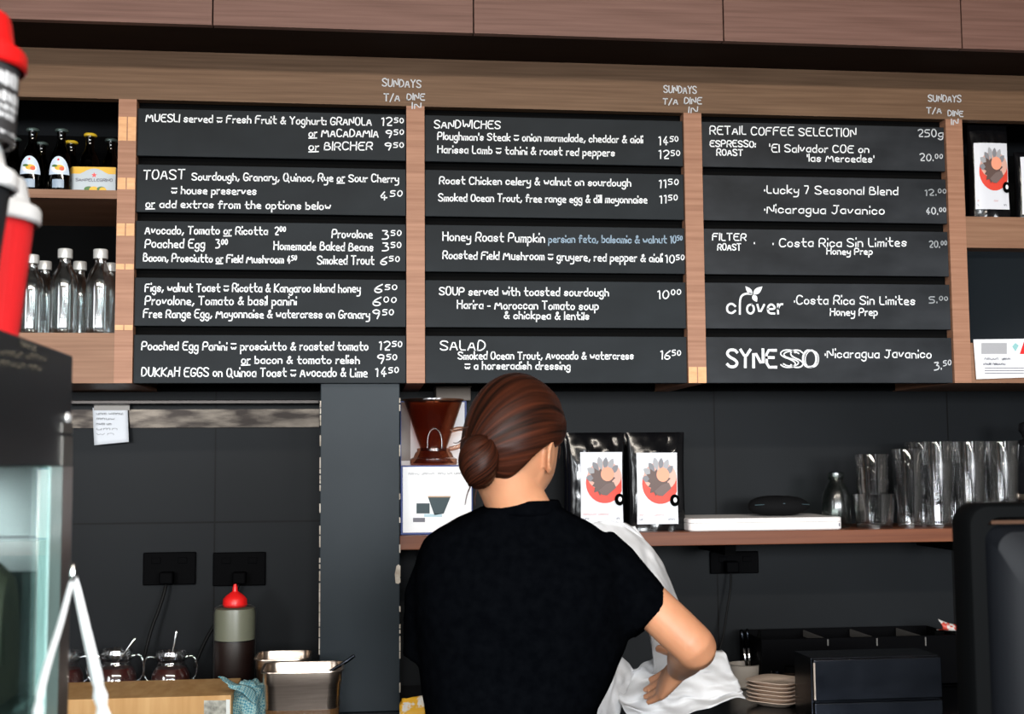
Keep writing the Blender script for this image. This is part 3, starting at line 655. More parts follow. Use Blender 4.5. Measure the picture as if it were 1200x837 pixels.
# white notice card propped on the right base panel
yc = YB - .004
pa, pb, pc, pd = at(1140.5, 398, yc), at(1212, 397, yc), at(1212, 442, yc), at(1144, 444.5, yc)
t = thing('notice_card', 'white printed notice card standing against the lower right shelf panel', 'card', (pa + pc) / 2)
MB().prism([pd, pc, pb, pa], (0, -.0015, 0)).build('card', CARD, t)
yq = yc - .0022
def rect(px0, py0, px1, py1, Y): return [at(px0, py1, Y), at(px1, py1, Y), at(px1, py0, Y), at(px0, py0, Y)]
MB().poly(rect(1150, 402, 1180, 415, yq)).build('grey_panel', mat('mid_grey_print', (.36, .36, .38), .6), t)
MB().poly([at(1195, 415, yq), at(1203, 415, yq), at(1200, 400, yq)]).build('red_mark', REDP, t)
MB().poly([at(1186, 406, yq), at(1190, 412, yq), at(1194, 405, yq), at(1190, 402, yq)]).build('teal_mark', mat('teal_print', (.25, .5, .5), .5), t)
f = MB()
for tx, a, b, y in (('nmuwn', 1154, 1170, 422), ('umwn', 1174, 1184, 422), ('wnum nmuwnu', 1152, 1178, 428)): write(f, tx, at(a, y, yq), at(b, y, yq), 4 * mpp(yq), .8 * mpp(yq), 0)
for y in (431, 434, 437): f.poly(rect(1148 + (y % 3) * 3, y, 1200, y + 1.0, yq))
f.build('lettering', PRINT, t)

# ------------------------------------------------------------------ things on the wall shelf
# white carton with the picture of a dripper, tall carton behind, dripper, flat brown box
yb = 3.325
l0, l1 = at(469.5, 600, yb).x, at(554, 600, yb).x; hb = at(500, 545.5, yb).z - ZS
t = thing('filter_carton', 'white carton with a navy edge showing a dripper picture, under the brown dripper', 'carton', ((l0 + l1) / 2, yb, ZS))
cbx = MB().box(l0, l1, yb, yb + .12, ZS, ZS + hb, .001).build('carton_body', BLUE, t)
f = MB(); g = .0055; flat(f, [(l0 + g, ZS + g), (l1 - g * .6, ZS + g), (l1 - g * .6, ZS + hb - g * .7), (l0 + g, ZS + hb - g * .7)], yb - .0005); f.build('white_front', mat('white_print', (.85, .86, .88), .5), cbx)
yq = yb - .001
f = MB(); f.poly([at(501.5, 582.5, yq), at(528, 582.5, yq), at(520, 602, yq), at(509, 604, yq)][::-1]); f.build('dripper_picture', PRINTD, cbx)
f = MB(); f.poly(rect(488, 590, 503.5, 602, yq)); f.build('cup_picture', PRINTD, cbx)
f = MB(); f.poly(rect(484, 607, 498, 612, yq)); f.build('bean_picture', PRINT, cbx)
f = MB(); f.poly(rect(497, 602.5, 518, 606, yq)); f.build('shadow_picture', mat('pale_blue_print', (.45, .62, .70), .6), cbx)
f = MB(); f.poly(rect(501.5, 581.5, 528, 583, yq - .0004)); f.build('tan_rim_picture', mat('tan_print', (.45, .30, .18), .6), cbx)
f = MB(); write(f, 'nmwu umnwn  mnu wn umn', at(479, 556.5, yq), at(541, 556, yq), 3 * mpp(yq), .6 * mpp(yq), 0); f.build('lettering', mat('mid_grey_print', (.36, .36, .38), .6), cbx, recalc=False)
yb2 = 3.475
l0, l1 = at(469, 500, yb2).x, at(547, 500, yb2).x; h2 = at(500, 470, yb2).z - ZS
t = thing('tall_carton', 'tall white carton with a navy edge standing behind the brown dripper', 'carton', ((l0 + l1) / 2, yb2, ZS))
cbx = MB().box(l0, l1, yb2, yb2 + .125, ZS, ZS + h2, .001).build('carton_body', BLUE, t)
f = MB(); flat(f, [(l0 + .003, ZS + .006), (l1 - .006, ZS + .006), (l1 - .006, ZS + h2 - .004), (l0 + .003, ZS + h2 - .004)], yb2 - .0005); f.build('white_front', mat('white_print', (.85, .86, .88), .5), cbx)
xg = at(481, 500, yb2).x
f = MB(); flat(f, [(l0 + .003, ZS + .19), (xg, ZS + .19), (xg, ZS + h2 - .004), (l0 + .003, ZS + h2 - .004)], yb2 - .0009); f.build('grey_picture', mat('warm_grey_print', (.30, .27, .25), .6), cbx)
a, b = at(511, 464, yb2), at(556, 452.5, yb2)
t = thing('flat_box', 'flat grey-brown box lying on the tall white carton below the menu boards', 'box', ((a.x + b.x) / 2, yb2, ZS + h2 + .0005))
MB().box(a.x, b.x - .01, yb2 + .0, yb2 + .11, ZS + h2 + .0005, b.z - .004, .003).build('box_base', noisy('grey_brown_card', (.10, .08, .065), (.22, .18, .15), (1, 1, 1), 25, .7), t)
MB().box(a.x - .003, b.x - .007, yb2 - .003, yb2 + .113, b.z - .0038, b.z, .002).build('box_lid', noisy('grey_brown_card', (.1, .08, .065), (.22, .18, .15)), t)
yd = 3.385; zd = ZS + hb + .0006; kd = mpp(yd); pc_ = at(508, 520, yd); cD = (pc_.x, yd, zd)
t = thing('coffee_dripper', 'smoky brown plastic coffee dripper standing on the white carton', 'coffee dripper', cD)
def R_(r, y): return (r * kd, (545 - y) * kd)
MB().lathe([R_(26, 545), R_(27, 543), R_(27, 538), R_(23, 536), R_(21, 531), R_(19, 529), R_(19, 526), R_(15, 525), R_(15.5, 528), R_(17, 533), R_(20, 539), R_(24, 543)], cD, 32, cap=False).build('base_ring', AMBER, t, True, 40)
MB().lathe([R_(14, 529), R_(17, 521), R_(21.5, 508), R_(27, 491), R_(33.5, 472), R_(35, 471), R_(35, 469.5), R_(32.5, 469.5), R_(26, 490), R_(20, 508), R_(14, 526), (0, (545 - 527) * kd)], cD, 36, cap=False, rib=lambda a, z: 1 - .012 * (cos(18 * a) > .6) * (z < 60 * kd)).build('cone', AMBER, t, True, 40)
hpts = smooth_path([V(cD) + V((x * kd, -.03, (545 - y) * kd)) for x, y in ((19, 506), (32, 503), (38, 507), (37, 516), (30, 524), (17, 527))], 2)
MB().tube(hpts, [(.006, .004)] * len(hpts), 10).build('handle', AMBER, t, True)
hpts = smooth_path([V(cD) + V((x * kd, -24 * kd, (545 - y) * kd)) for x, y in ((-8, 527), (-8, 512), (-3, 504), (3, 504), (8, 512), (8, 527))], 2)
MB().tube(hpts, .003, 8).build('front_arch', AMBER, t, True)

# white laptop with a dark pouch on it
yl = 3.30
l0, l1 = at(808, 615, yl).x, at(988, 615, yl).x; zl1 = at(900, 607, yl).z
t = thing('laptop', 'white closed laptop lying on the wooden shelf beside the coffee bags', 'laptop', ((l0 + l1) / 2, yl, ZS))
hl = zl1 - ZS; LAPW = mat('white_laptop_plastic', (.80, .76, .74), .35)
MB().rrect([(l1 - l0 - .006, .234, 0, .014), (l1 - l0, .24, .003, .017), (l1 - l0, .24, hl * .62, .017)], ((l0 + l1) / 2, yl + .12, ZS)).build('base', LAPW, t)
MB().rrect([(l1 - l0, .24, hl * .66, .017), (l1 - l0, .24, hl * .93, .017), (l1 - l0 - .006, .234, hl, .014)], ((l0 + l1) / 2, yl + .12, ZS)).build('screen_lid', LAPW, t)
MB().rrect([(l1 - l0 - .004, .236, hl * .60, .015), (l1 - l0 - .004, .236, hl * .68, .015)], ((l0 + l1) / 2, yl + .12, ZS)).build('seam', mat('grey_seam', (.3, .28, .27), .5), t)
q = at(984, 612.5, yl); MB().box(q.x - .003, q.x + .001, yl - .0005, yl + .004, ZS + hl * .25, ZS + hl * .5).build('latch', PRINT, t)
yp = 3.42; pc_ = at(912, 600, yp); zp = ZS + hl + .0005; kp = mpp(yp)
t = thing('pouch', 'dark soft pouch lying on the white laptop', 'pouch', (pc_.x, yp, zp))
f = MB(); rings = []
for j in range(15):
    ph = -pi / 2 + pi * j / 14; rings.append([V((pc_.x, yp, zp + .025)) + V((37 * kp * abs(cos(ph)) ** .6 * cos(a) * (1 + .05 * noise.noise(V((cos(a), sin(a), j * .2)))), .055 * abs(cos(ph)) ** .6 * sin(a), (.028 if ph > 0 else .0245) * sin(ph) * (1 + .12 * noise.noise(V((2 * cos(a), 2 * sin(a), 7.)))))) for a in [2 * pi * i / 30 for i in range(30)]])
f.loft(rings); f.build('pouch_body', mat('black_fabric', (.004, .004, .0045), .85, spec=.1), t, True)
zq = zp + .03; f = MB(); f.tube([V((pc_.x - 33 * kp, yp - .035, zq)), V((pc_.x, yp - .052, zq + .004)), V((pc_.x + 33 * kp, yp - .035, zq))], .0016, 6); f.build('zip', PRINTD, t, True)

# green-grey flask
yv = 3.40; kv = mpp(yv); c_ = on(972, yv, ZS)
t = thing('glass_flask', 'small grey-green glass flask between the laptop and the stacked glasses', 'flask', c_)
hv = (at(972, 553, yv).z - ZS)
MB().lathe([(0, 0), (15 * kv, 0), (17 * kv, .006), (17.5 * kv, hv * .35), (16.5 * kv, hv * .58), (12 * kv, hv * .74), (8.5 * kv, hv * .82), (8 * kv, hv * .92)], c_, 28, cap=False).build('flask_body', GLASSG, t, True, 40)
MB().lathe([(9.5 * kv, hv * .86), (10 * kv, hv * .88), (9.5 * kv, hv * .98), (7 * kv, hv), (0, hv)], c_, 24).build('stopper', GLASSG, t, True, 40)

# stacked drinking glasses
def glass_thing(label, loc, h, rt, rb, group):
    t = thing('drinking_glass', label, 'glass', loc, group)
    MB().lathe([(0, .004), (rb * .94, .005), (rb * 1.0, 0), (rb * 1.01, .004), (rb + (rt - rb) * .5, h * .5), (rt, h - .002), (rt + .0006, h), (rt - .0012, h), (rb + (rt - rb) * .5 - .002, h * .5), (rb - .003, .013), (0, .011)], loc, 36, cap=False, rib=lambda a, z: 1 + .006 * cos(14 * a)).build('glass_wall', GLASSC, t, True, 50)
    return t
yg = 3.36; kg = mpp(yg)
G1 = 'stacked glasses on the wall shelf'
c_ = on(1015, yg, ZS)
glass_thing('wide short tumbler at the foot of the leftmost glass stack', c_, 40 * kg, 25 * kg, 21 * kg, G1)
for i, nm in enumerate(('lowest', 'middle', 'topmost')):
    glass_thing('small tumbler, %s of three nested in the wide tumbler of the leftmost stack' % nm, c_ + V((-.003, 0, .012 + i * 15 * kg)), 52 * kg, 20.0 * kg, 14.5 * kg, G1)
c_ = on(1056, yg + .01, ZS)
for i, nm in enumerate(('lowest', 'second lowest', 'second highest', 'topmost')):
    glass_thing('tumbler, %s of four nested in the second stack from the left' % nm, c_ + V((0, 0, i * 14.5 * kg)), 50 * kg, 19.5 * kg, 14 * kg, G1)
for k, (px_, nm) in enumerate(((1090, 'third stack from the left'), (1127, 'fourth stack from the left'), (1165, 'last stack on the right'))):
    c_ = on(px_, yg, ZS)
    glass_thing('tall latte glass, lower of two in the %s' % nm, c_, 77 * kg, 20.5 * kg, 15 * kg, G1)
    glass_thing('tall latte glass, upper of two in the %s' % nm, c_ + V((0, 0, 27 * kg)), 75 * kg, 20.5 * kg, 15 * kg, G1)
for k, (px_, nm) in enumerate(((1072, 'second and third'), (1109, 'third and fourth'), (1146, 'fourth and last'))):
    c_ = on(px_, yg + .115, ZS); kk = mpp(yg + .115)
    glass_thing('tall latte glass in the back row between the %s stacks, lower of two' % nm, c_, 77 * kk, 20.5 * kk, 15 * kk, G1)
    glass_thing('tall latte glass in the back row between the %s stacks, upper of two' % nm, c_ + V((0, 0, 27 * kk)), 72 * kk, 20.5 * kk, 15 * kk, G1)
# dark pepper mill at the right end
yv = 3.40; kv = mpp(yv); c_ = on(1196, yv, ZS)
t = thing('black_canister', 'black knobbed canister at the right end of the wall shelf past the glasses', 'canister', c_)
MB().lathe([(0, 0), (16 * kv, 0), (17 * kv, .004), (17 * kv, 60 * kv), (19 * kv, 66 * kv), (20 * kv, 78 * kv), (19 * kv, 95 * kv), (14 * kv, 101 * kv), (7 * kv, 103 * kv)], c_, 28, cap=False).build('canister_body', mat('gloss_black', (.006, .006, .007), .2), t, True, 35)
MB().lathe([(7 * kv, 103 * kv), (7 * kv, 108 * kv), (11 * kv, 114 * kv), (10 * kv, 122 * kv), (0, 126 * kv)], c_, 24, cap=False).build('knob', mat('gloss_black', (.006, .006, .007), .2), t, True, 35)
MB().lathe([(17.3 * kv, 30 * kv), (17.8 * kv, 31 * kv), (17.8 * kv, 36 * kv), (17.3 * kv, 37 * kv)], c_, 28, cap=False).build('steel_band', STEEL, t, True, 35)

# ------------------------------------------------------------------ left niche: outlets, note, jars, bottle, block, pans
def outlet(px0, py0, px1, py1, label, cords, plug=True, nm='wall outlet plates'):
    Y = YW - .012; a, b = at(px0, py1, Y), at(px1, py0, Y)
    t = thing('power_outlet', label, 'power outlet', ((a.x + b.x) / 2, YW, (a.z + b.z) / 2), nm)
    MB().box(a.x, b.x, Y, YW, a.z, b.z, .003).build('cover_plate', mat('black_plastic', (.0015, .0015, .0018), .5, spec=.015), t)
    w_ = (b.x - a.x) / 2; zc = (a.z + b.z) / 2
    for i in range(2):
        x = a.x + w_ * (i + .5)
        MB().box(x - .012, x + .012, Y - .003, Y, b.z - .03, b.z - .014, .001).build('switch', mat('black_plastic', (.0015, .0015, .0018), .5, spec=.015), t)
        for sx in (-.007, .007): MB().box(x + sx - .0012, x + sx + .0012, Y - .0008, Y, zc - .012, zc - .002).build('socket_slot', BACKB, t)
    return a, b
a1, b1 = outlet(167, 647, 229.5, 686.5, 'black double power outlet on the tiles behind the jars, the left one', None)
a2, b2 = outlet(249, 647, 311.5, 687.5, 'black double power outlet on the tiles above the sauce bottle', None)
a3, b3 = outlet(833, 646, 889, 673, 'black double power outlet on the tiles under the wooden shelf', None)
def cord(label, pts, r=.0045):
    pts = smooth_path(pts, 2); t = thing('black_lead', label, 'power lead', pts[-1])
    p = pts[0]
    MB().box(p.x - .018, p.x + .018, p.y - .028, YW - .0155, p.z - .014, p.z + .018, .004).build('plug', mat('black_plastic', (.0015, .0015, .0018), .5, spec=.015), t)
    MB().tube([p + V((0, -.02, 0))] + pts[1:], r, 10).build('cable', mat('black_rubber', (.003, .003, .003), .6, spec=.15), t, True)
zz = .94
cord('black cord hanging from the left outlet towards the jars', [at(196, 678, 3.575), at(193, 694, 3.56), at(185, 718, 3.55), at(178, 735, 3.54), at(170, 765, 3.53), at(168, 780, 3.53)])
cord('black cord slanting down from the outlet above the sauce bottle', [at(281, 678, 3.575), at(278, 692, 3.56), at(262, 718, 3.55), at(245, 742, 3.54), at(232, 770, 3.53), at(228, 782, 3.53)])
cord('black cord hanging from the outlet under the wooden shelf', [at(856, 665, 3.575), at(857, 685, 3.56), at(852, 715, 3.555), at(848, 745, 3.55), at(840, 775, 3.54), at(838, 785, 3.53)], .003)
# paper note on the strip
yn = 3.578; n4 = [at(108.5, 478, yn), at(149.5, 477, yn), at(151, 518, yn - .012), at(110.5, 522, yn - .012)]
t = thing('paper_note', 'small white handwritten note stuck on the polished strip of the left niche', 'note', (n4[2] + n4[3]) / 2)
f = MB(); f.grid(lambda u, v: (n4[0] * (1 - u) + n4[1] * u) * (1 - v) + (n4[3] * (1 - u) + n4[2] * u) * v + V((0, -.004 * sin(pi * u) * v, 0)), 8, 8)
f.build('sheet', CARD, t, True, mods=(('SOLIDIFY', dict(thickness=.0006)),))
f = MB()
for i, tx in enumerate(('unm wmnu', 'mnuw', 'nwm un', 'umn', 'wn')):
    y = 486 + 6 * i; write(f, tx, at(113, y, yn - .013), at(113 + (30 if i < 1 else 14 + (i * 7) % 11), y, yn - .013), 3.2 * mpp(yn), .55 * mpp(yn))
f.build('lettering', mat('mid_grey_print', (.36, .36, .38), .6), t, recalc=False)
ta, tb = at(110, 481, yn - .004), at(152, 474, yn - .004)
MB().box(ta.x, tb.x, yn - .0035, yn - .0030, ta.z, tb.z).build('tape', mat('dull_tape', (.20, .17, .14), .4), t)

ZTR = .925
t = thing('black_tray', 'black tray at the back of the left niche carrying jars and a sauce bottle', 'tray', (-.72, 3.4, CT))
xt0, xt1 = at(60, 790, 3.42).x, at(312, 790, 3.42).x
MB().rrect([(xt1 - xt0 - .02, .28, 0, .02), (xt1 - xt0, .30, .006, .025), (xt1 - xt0, .30, ZTR - CT - .004, .025), (xt1 - xt0 - .006, .294, ZTR - CT, .022)], ((xt0 + xt1) / 2, 3.405, CT)).build('tray_body', mat('black_plastic', (.0015, .0015, .0018), .5, spec=.015), t)
q = MB(); p, p2 = at(123, 790, 3.256), at(181, 790, 3.256); q.box(p.x, p2.x, 3.2535, 3.256, ZTR - .006, ZTR - .002); q.build('steel_edge_strip', STEEL, t)
JAM = mat('dark_red_jam', (.045, .006, .004), .3)
def jar(px_, Y, wpx, hpx, label):
    k = mpp(Y); c = on(px_, Y, ZTR + .0004); r = wpx / 2 * k; h = hpx * k
    t = thing('glass_jar', label, 'jar', c, 'jars of jam in the left niche')
    MB().lathe([(0, 0), (r * .86, 0), (r * .95, .004), (r, h * .25), (r * .97, h * .45), (r * .80, h * .60), (r * .66, h * .70), (r * .66, h * .76), (r * .74, h * .80), (r * .78, h * .92), (r * .72, h), (r * .66, h), (r * .70, h * .9), (r * .60, h * .74)], c, 30, cap=False, rib=lambda a, z: 1 + .012 * cos(12 * a)).build('jar_glass', GLASSC, t, True, 40)
    MB().lathe([(0, .004), (r * .82, .004), (r * .93, h * .25), (r * .9, h * .45), (r * .72, h * .60), (0, h * .60)], c, 24).build('jam', JAM, t, True, 40)
    for s_ in (1, -1):
        hp = smooth_path([c + V((s_ * r * q[0], -.2 * r, h * q[1])) for q in ((.72, .86), (1.15, .9), (1.32, .62), (1.22, .38), (.96, .3))], 2)
        MB().tube(hp, r * .06, 8).build('handle', GLASSC, t, True)
    return c, r, h
def spoon(c, h, dx, topz, label):
    t = thing('spoon', label, 'spoon', c + V((0, 0, h * .3)), 'spoons standing in the jars')
    p0, p1 = c + V((-dx * .5, .0, h * .42)), c + V((dx, .0, topz))
    MB().tube([p0, p0 * .5 + p1 * .5, p1 - (p1 - p0) * .06, p1], [(.002, .0014), (.002, .0014), (.0042, .0018), (.0015, .001)], 8).build('handle', STEELR, t, True)
    f = MB(); f.lathe([(.001, -.014), (.008, -.008), (.0095, 0), (.007, .009), (.002, .014)], p0, 14, M=Matrix.Diagonal((1, .35, 1))); f.build('bowl', STEELR, t, True)
c_, r_, h_ = jar(145, 3.36, 47, 50, 'squat glass jar of dark jam nearest to the tongs'); 
c2, r2, h2_ = jar(207, 3.37, 45, 46, 'squat glass jar of dark jam nearest to the sauce bottle')
jar(86, 3.38, 44, 48, 'glass jar half hidden behind the tongs at the corner of the display case')
spoon(c_, h_, .046, (790 - 728) * mpp(3.36), 'spoon handle leaning out of the jar nearest to the tongs')
spoon(c2, h2_, .014, (790 - 721) * mpp(3.37), 'spoon handle standing up out of the jar nearest to the sauce bottle')
# sauce bottle
ysb = 3.36; k = mpp(ysb); c_ = on(279.5, ysb, ZTR + .0004); zz = lambda y: (at(280, y, ysb).z - c_.z)
t = thing('sauce_bottle', 'squeeze sauce bottle with a red nozzle cap, half full of dark sauce', 'sauce bottle', c_)
MB().lathe([(0, 0), (21 * k, 0), (23 * k, .006), (23.3 * k, zz(750)), (23.3 * k, zz(718)), (22.5 * k, zz(712.5)), (18 * k, zz(709.5)), (12 * k, zz(708.5))], c_, 32, cap=False).build('bottle_body', glass('milky_plastic', (.9, .9, .84), .05, .35, .85, 4), t, True, 40)
MB().lathe([(0, .003), (20.5 * k, .003), (22.3 * k, .008), (22.5 * k, zz(750.5)), (0, zz(750))], c_, 28).build('sauce', mat('dark_sauce', (.016, .004, .003), .5), t, True, 40)
MB().lathe([(0, zz(749)), (22.4 * k, zz(749)), (22.6 * k, zz(718.5)), (21.5 * k, zz(713)), (0, zz(711))], c_, 28).build('empty_part', mat('milky_inner_wall', (.24, .25, .20), .7), t, True, 40)
MB().lathe([(13 * k, zz(711)), (13.5 * k, zz(709)), (13 * k, zz(702)), (10 * k, zz(698)), (6 * k, zz(695)), (3.3 * k, zz(693)), (2.6 * k, zz(688)), (1.6 * k, zz(684.5)), (0, zz(684.3))], c_, 28, cap=False, rib=lambda a, z: 1 + .02 * cos(20 * a) * (z < zz(701))).build('nozzle_cap', REDP, t, True, 40)
# chopping block
yf = 2.93; p = at(180, 817.5, yf); zc1 = p.z
x0, x1 = at(30, 817, yf).x, at(271, 817, yf).x; yb_ = yf
while (at(180, 797.5, yb_).z > zc1): yb_ += .005
t = thing('chopping_block', 'thick pale wooden chopping block at the lower left behind the tongs', 'chopping block', ((x0 + x1) / 2, yf, CT))
MB().box(x0, x1, yf, yb_, CT + .0004, zc1, .002).build('block', WOODB, t)
lp = rect(239, 821, 268, 845, yf - .0006)
MB().poly(lp).build('label_sticker', noisy('worn_sticker', (.12, .12, .10), (.45, .44, .38), (1, 1, 1), 60, .6), t)
MB().poly(rect(265, 820, 269.5, 845, yf - .0012)).build('sticker_edge', mat('pale_sticker', (.6, .62, .6), .6), t)
# steel pans
def pan(cx, cy_, w, d, ztop, depth, label, rz=0., tilt=None):
    t = thing('steel_pan', label, 'food pan', (cx, cy_, ztop - depth)); c = (cx, cy_, ztop - depth); f = MB(); D = depth; T = .0012
    f.rrect([(w * .80, d * .80, T, .02), (w * .82, d * .82, .012, .024), (w * .90, d * .90, D * .82, .026), (w * .925, d * .925, D * .84, .027), (w * .935, d * .935, D - .001, .027), (w * .96, d * .96, D, .028), (w * .995, d * .995, D - .0005, .03), (w, d, D - .003, .03), (w * .99, d * .99, D - .004, .03), (w * .95, d * .95, D - .003, .03), (w * .945, d * .945, D * .84 - .001, .028), (w * .92, d * .92, D * .82 - .002, .028), (w * .84, d * .84, .012, .026), (w * .81, d * .81, 0, .022)], c, rz)
    f.build('pan_body', STEEL, t, True, 40); return t
yp_ = 2.86; pr = at(353.5, 787.5, yp_); w_ = 93.5 * mpp(yp_)
dB = .10
pan(pr.x, yp_ + .078, w_, .155, pr.z, pr.z - CT - .0006, 'deep stainless steel food pan in front of the pillar')
MB_in = MB().rrect([(w_ * .83, .155 * .83, 0, .024), (w_ * .895, .155 * .895, (pr.z - CT) * .45, .026)], (pr.x, yp_ + .078, CT + .004))
o = MB_in.build('sauce_filling', mat('brown_liquid', (.10, .05, .02), .25), None); tag(o, 'brown food filling inside the deep steel pan', 'food'); o.location = (0, 0, 0)
y2 = 3.13; p2 = at(330, 774.5, y2)
pan(p2.x, y2 + .078, 63 * mpp(y2), .155, p2.z + .003, p2.z + .003 - CT - .0006, 'second steel pan behind the deep one, beside the sauce bottle')
# ladle in the pan
t = thing('ladle', 'steel ladle leaning in the deep food pan with its handle to the right', 'ladle', (pr.x, yp_ + .08, CT + .1))
q0, q1, q2, q3 = V((pr.x - .02, yp_ + .08, pr.z - .07)), at(388, 786, yp_ + .09), at(404, 777, yp_ + .10), at(415.5, 768.5, yp_ + .10)
hp = smooth_path([q0, q1, q2, q3], 2); MB().tube(hp, [(.004, .002)] * len(hp), 8).build('handle', STEELD, t, True)
MB().lathe([(.002, -.022), (.015, -.016), (.022, -.004), (.024, .003), (.022, .003), (.014, -.013), (.0, -.019)], q0, 18, cap=False).build('bowl', STEEL, t, True)
# crumpled dish cloth
yk = 2.95; cC = at(291, 817, yk)
t = thing('dish_cloth', 'crumpled blue-green checked dish cloth between the block and the steel pan', 'cloth', (cC.x, yk, CT))
f = MB(); k = mpp(yk); rings = []
for j in range(25):
    ph = -pi / 2 + pi * j / 24; ring = []
    for i in range(40):
        a = 2 * pi * i / 40; d = V((cos(ph) * cos(a), cos(ph) * sin(a), sin(ph))); n_ = 1 + .30 * noise.noise(d * 1.9 + V((3, 1, 2))) + .12 * noise.noise(d * 5)
        p = V((cC.x + .004, yk + .045, CT + .062)) + V((d.x * 22 * k * n_, d.y * .05 * n_, d.z * .062 * n_)); p.z = max(p.z, CT + .0008); ring.append(p)
    rings.append(ring)
f.loft(rings)
fl = [[at(256, 794, yk - .01), at(262, 799, yk - .02), at(268, 803, yk - .025)], [at(266, 796, yk), at(272, 802, yk - .02), at(276, 808, yk - .028)], [at(280, 801, yk + .02), at(286, 805, yk - .012), at(288, 814, yk - .03)], [at(296, 806, yk + .04), at(300, 812, yk), at(300, 824, yk - .02)]]
def surf(rows):
    def bez(pts, u):
        n = len(pts) - 1; x = u * n; i = min(int(x), n - 1); f_ = x - i
        p0, p1, p2, p3 = pts[max(i - 1, 0)], pts[i], pts[i + 1], pts[min(i + 2, n)]
        return .5 * ((2 * p1) + (p2 - p0) * f_ + (2 * p0 - 5 * p1 + 4 * p2 - p3) * f_ ** 2 + (3 * p1 - p0 - 3 * p2 + p3) * f_ ** 3)
    return lambda u, v: bez([bez(r, u) for r in rows], v)
sf = surf(fl)
f.grid(lambda u, v: sf(u, v) + V((0, .004 * sin(9 * u + 3 * v), .003 * sin(8 * v + 4 * u))), 14, 20)
def check_mat():
    M = mat('blue_green_check_cloth', (.10, .26, .30), .9, spec=.1); t = M.node_tree; b = t.nodes['Principled BSDF']; L = t.links.new
    tc = t.nodes.new('ShaderNodeTexCoord'); c = t.nodes.new('ShaderNodeTexChecker'); c.inputs['Scale'].default_value = 210
    mp = t.nodes.new('ShaderNodeMapping'); mp.inputs['Rotation'].default_value = (.6, .4, .7); L(tc.outputs['Object'], mp.inputs[0]); L(mp.outputs[0], c.inputs['Vector'])
    c.inputs['Color1'].default_value = (.07, .22, .28, 1); c.inputs['Color2'].default_value = (.30, .44, .42, 1); L(c.outputs[0], b.inputs['Base Color']); return M
f.build('cloth', check_mat(), t, True, mods=(('SOLIDIFY', dict(thickness=.002)),))
# yellow packet at the foot of the pillar
yy = 3.0; p = at(483, 828, yy); t = thing('yellow_packet', 'small crumpled yellow and white packet beside the foot of the pillar', 'packet', (p.x, yy, CT))
o4 = [at(468, 826, yy), at(470, 822.5, yy + .02), at(480, 820, yy + .02), at(498, 819.5, yy + .02)]
o5 = [V((q.x, yy - .01, CT + .001)) for q in o4]
f = MB(); sf = surf([o4, [(a + b) / 2 + V((0, -.01, 0)) for a, b in zip(o4, o5)], o5]); f.grid(lambda u, v: sf(u, v) + V((0, .005 * noise.noise(V((u * 6, v * 6, 1))), 0)), 16, 14)
f.build('packet', noisy('yellow_white_print', (.75, .40, .02), (.72, .70, .66), (1, 1, 1), 38, .5, lo=.52, hi=.58), t, True, mods=(('SOLIDIFY', dict(thickness=.012, offset=-1)),))

# ------------------------------------------------------------------ right of the woman: plates, cutlery, caddy, drawers
ypl = 3.17; pp = at(910, 812, ypl)
PL = mat('cream_ceramic', (.66, .52, .42), .35)
zpl = CT + .0006
for i in range(6):
    nm = ('lowest', 'second from the bottom', 'third from the bottom', 'third from the top', 'second from the top', 'topmost')[i]
    t = thing('plate', 'cream square-edged plate, %s of the stack beside the steel drawer unit' % nm, 'plate', (pp.x, ypl, zpl), 'stacked cream plates on the back counter')
    s_ = .128 + .002 * random.random(); rr = .035
    MB().rrect([(s_ * .55, s_ * .55, 0, rr * .7), (s_ * .62, s_ * .62, 0, rr * .8), (s_ * .72, s_ * .72, .004, rr), (s_, s_, .013, rr), (s_ * 1.005, s_ * 1.005, .0145, rr), (s_ * .985, s_ * .985, .0152, rr), (s_ * .72, s_ * .72, .0068, rr), (s_ * .6, s_ * .6, .0045, rr * .8)], (pp.x, ypl, zpl), .78 + random.uniform(-.06, .06)).build('plate_body', PL, t, True, 50)
    zpl += .0095
yct = 3.42; pq = at(873, 780, yct)
t = thing('cutlery_pot', 'pale pot of cutlery behind the stacked plates', 'pot', (pq.x, yct, CT + .0006)); k = mpp(yct)
MB().lathe([(0, 0), (15 * k, 0), (17 * k, .004), (19 * k, 26 * k), (20 * k, 27 * k), (18 * k, 27 * k), (15 * k, .008), (0, .006)], (pq.x, yct, CT + .0006), 26, cap=False).build('pot_body', mat('pale_grey_ceramic', (.36, .32, .28), .5), t, True, 40)
for i, (x0_, x1_, y1_, nm) in enumerate(((876, 869, 738, 'leftmost'), (880, 875.5, 737, 'middle'), (886, 890, 739, 'rightmost'))):
    tt = thing('knife', 'knife standing in the cutlery pot, %s of three' % nm, 'knife', (at(x0_, 785, yct).x, yct, CT + .02), 'knives in the cutlery pot')
    a, b = at(x0_, 786, yct + .01 * (i - 1)), at(x1_, y1_, yct + .01 * (i - 1)); m_ = a * .45 + b * .55
    MB().tube([a, m_], [(.0045, .0012)] * 2, 8).build('blade', STEELR, tt, True); MB().tube([m_, m_ * .3 + b * .7, b], [(.0038, .003), (.0052, .0035), (.003, .002)], 8).build('handle', STEELD if i < 2 else BLACK, tt, True)
ycd = 3.36; a, b = at(893, 790, ycd), at(1124, 744, ycd)
t = thing('condiment_caddy', 'long black compartment caddy behind the steel drawer unit', 'caddy', ((a.x + b.x) / 2, ycd, CT))
f = MB(); z0, z1 = CT + .0006, b.z
for q in ((a.x, b.x, ycd, ycd + .004), (a.x, b.x, ycd + .196, ycd + .2), (a.x, a.x + .004, ycd + .004, ycd + .196), (b.x - .004, b.x, ycd + .004, ycd + .196)): f.box(*q, z0, z1, .001, 1)
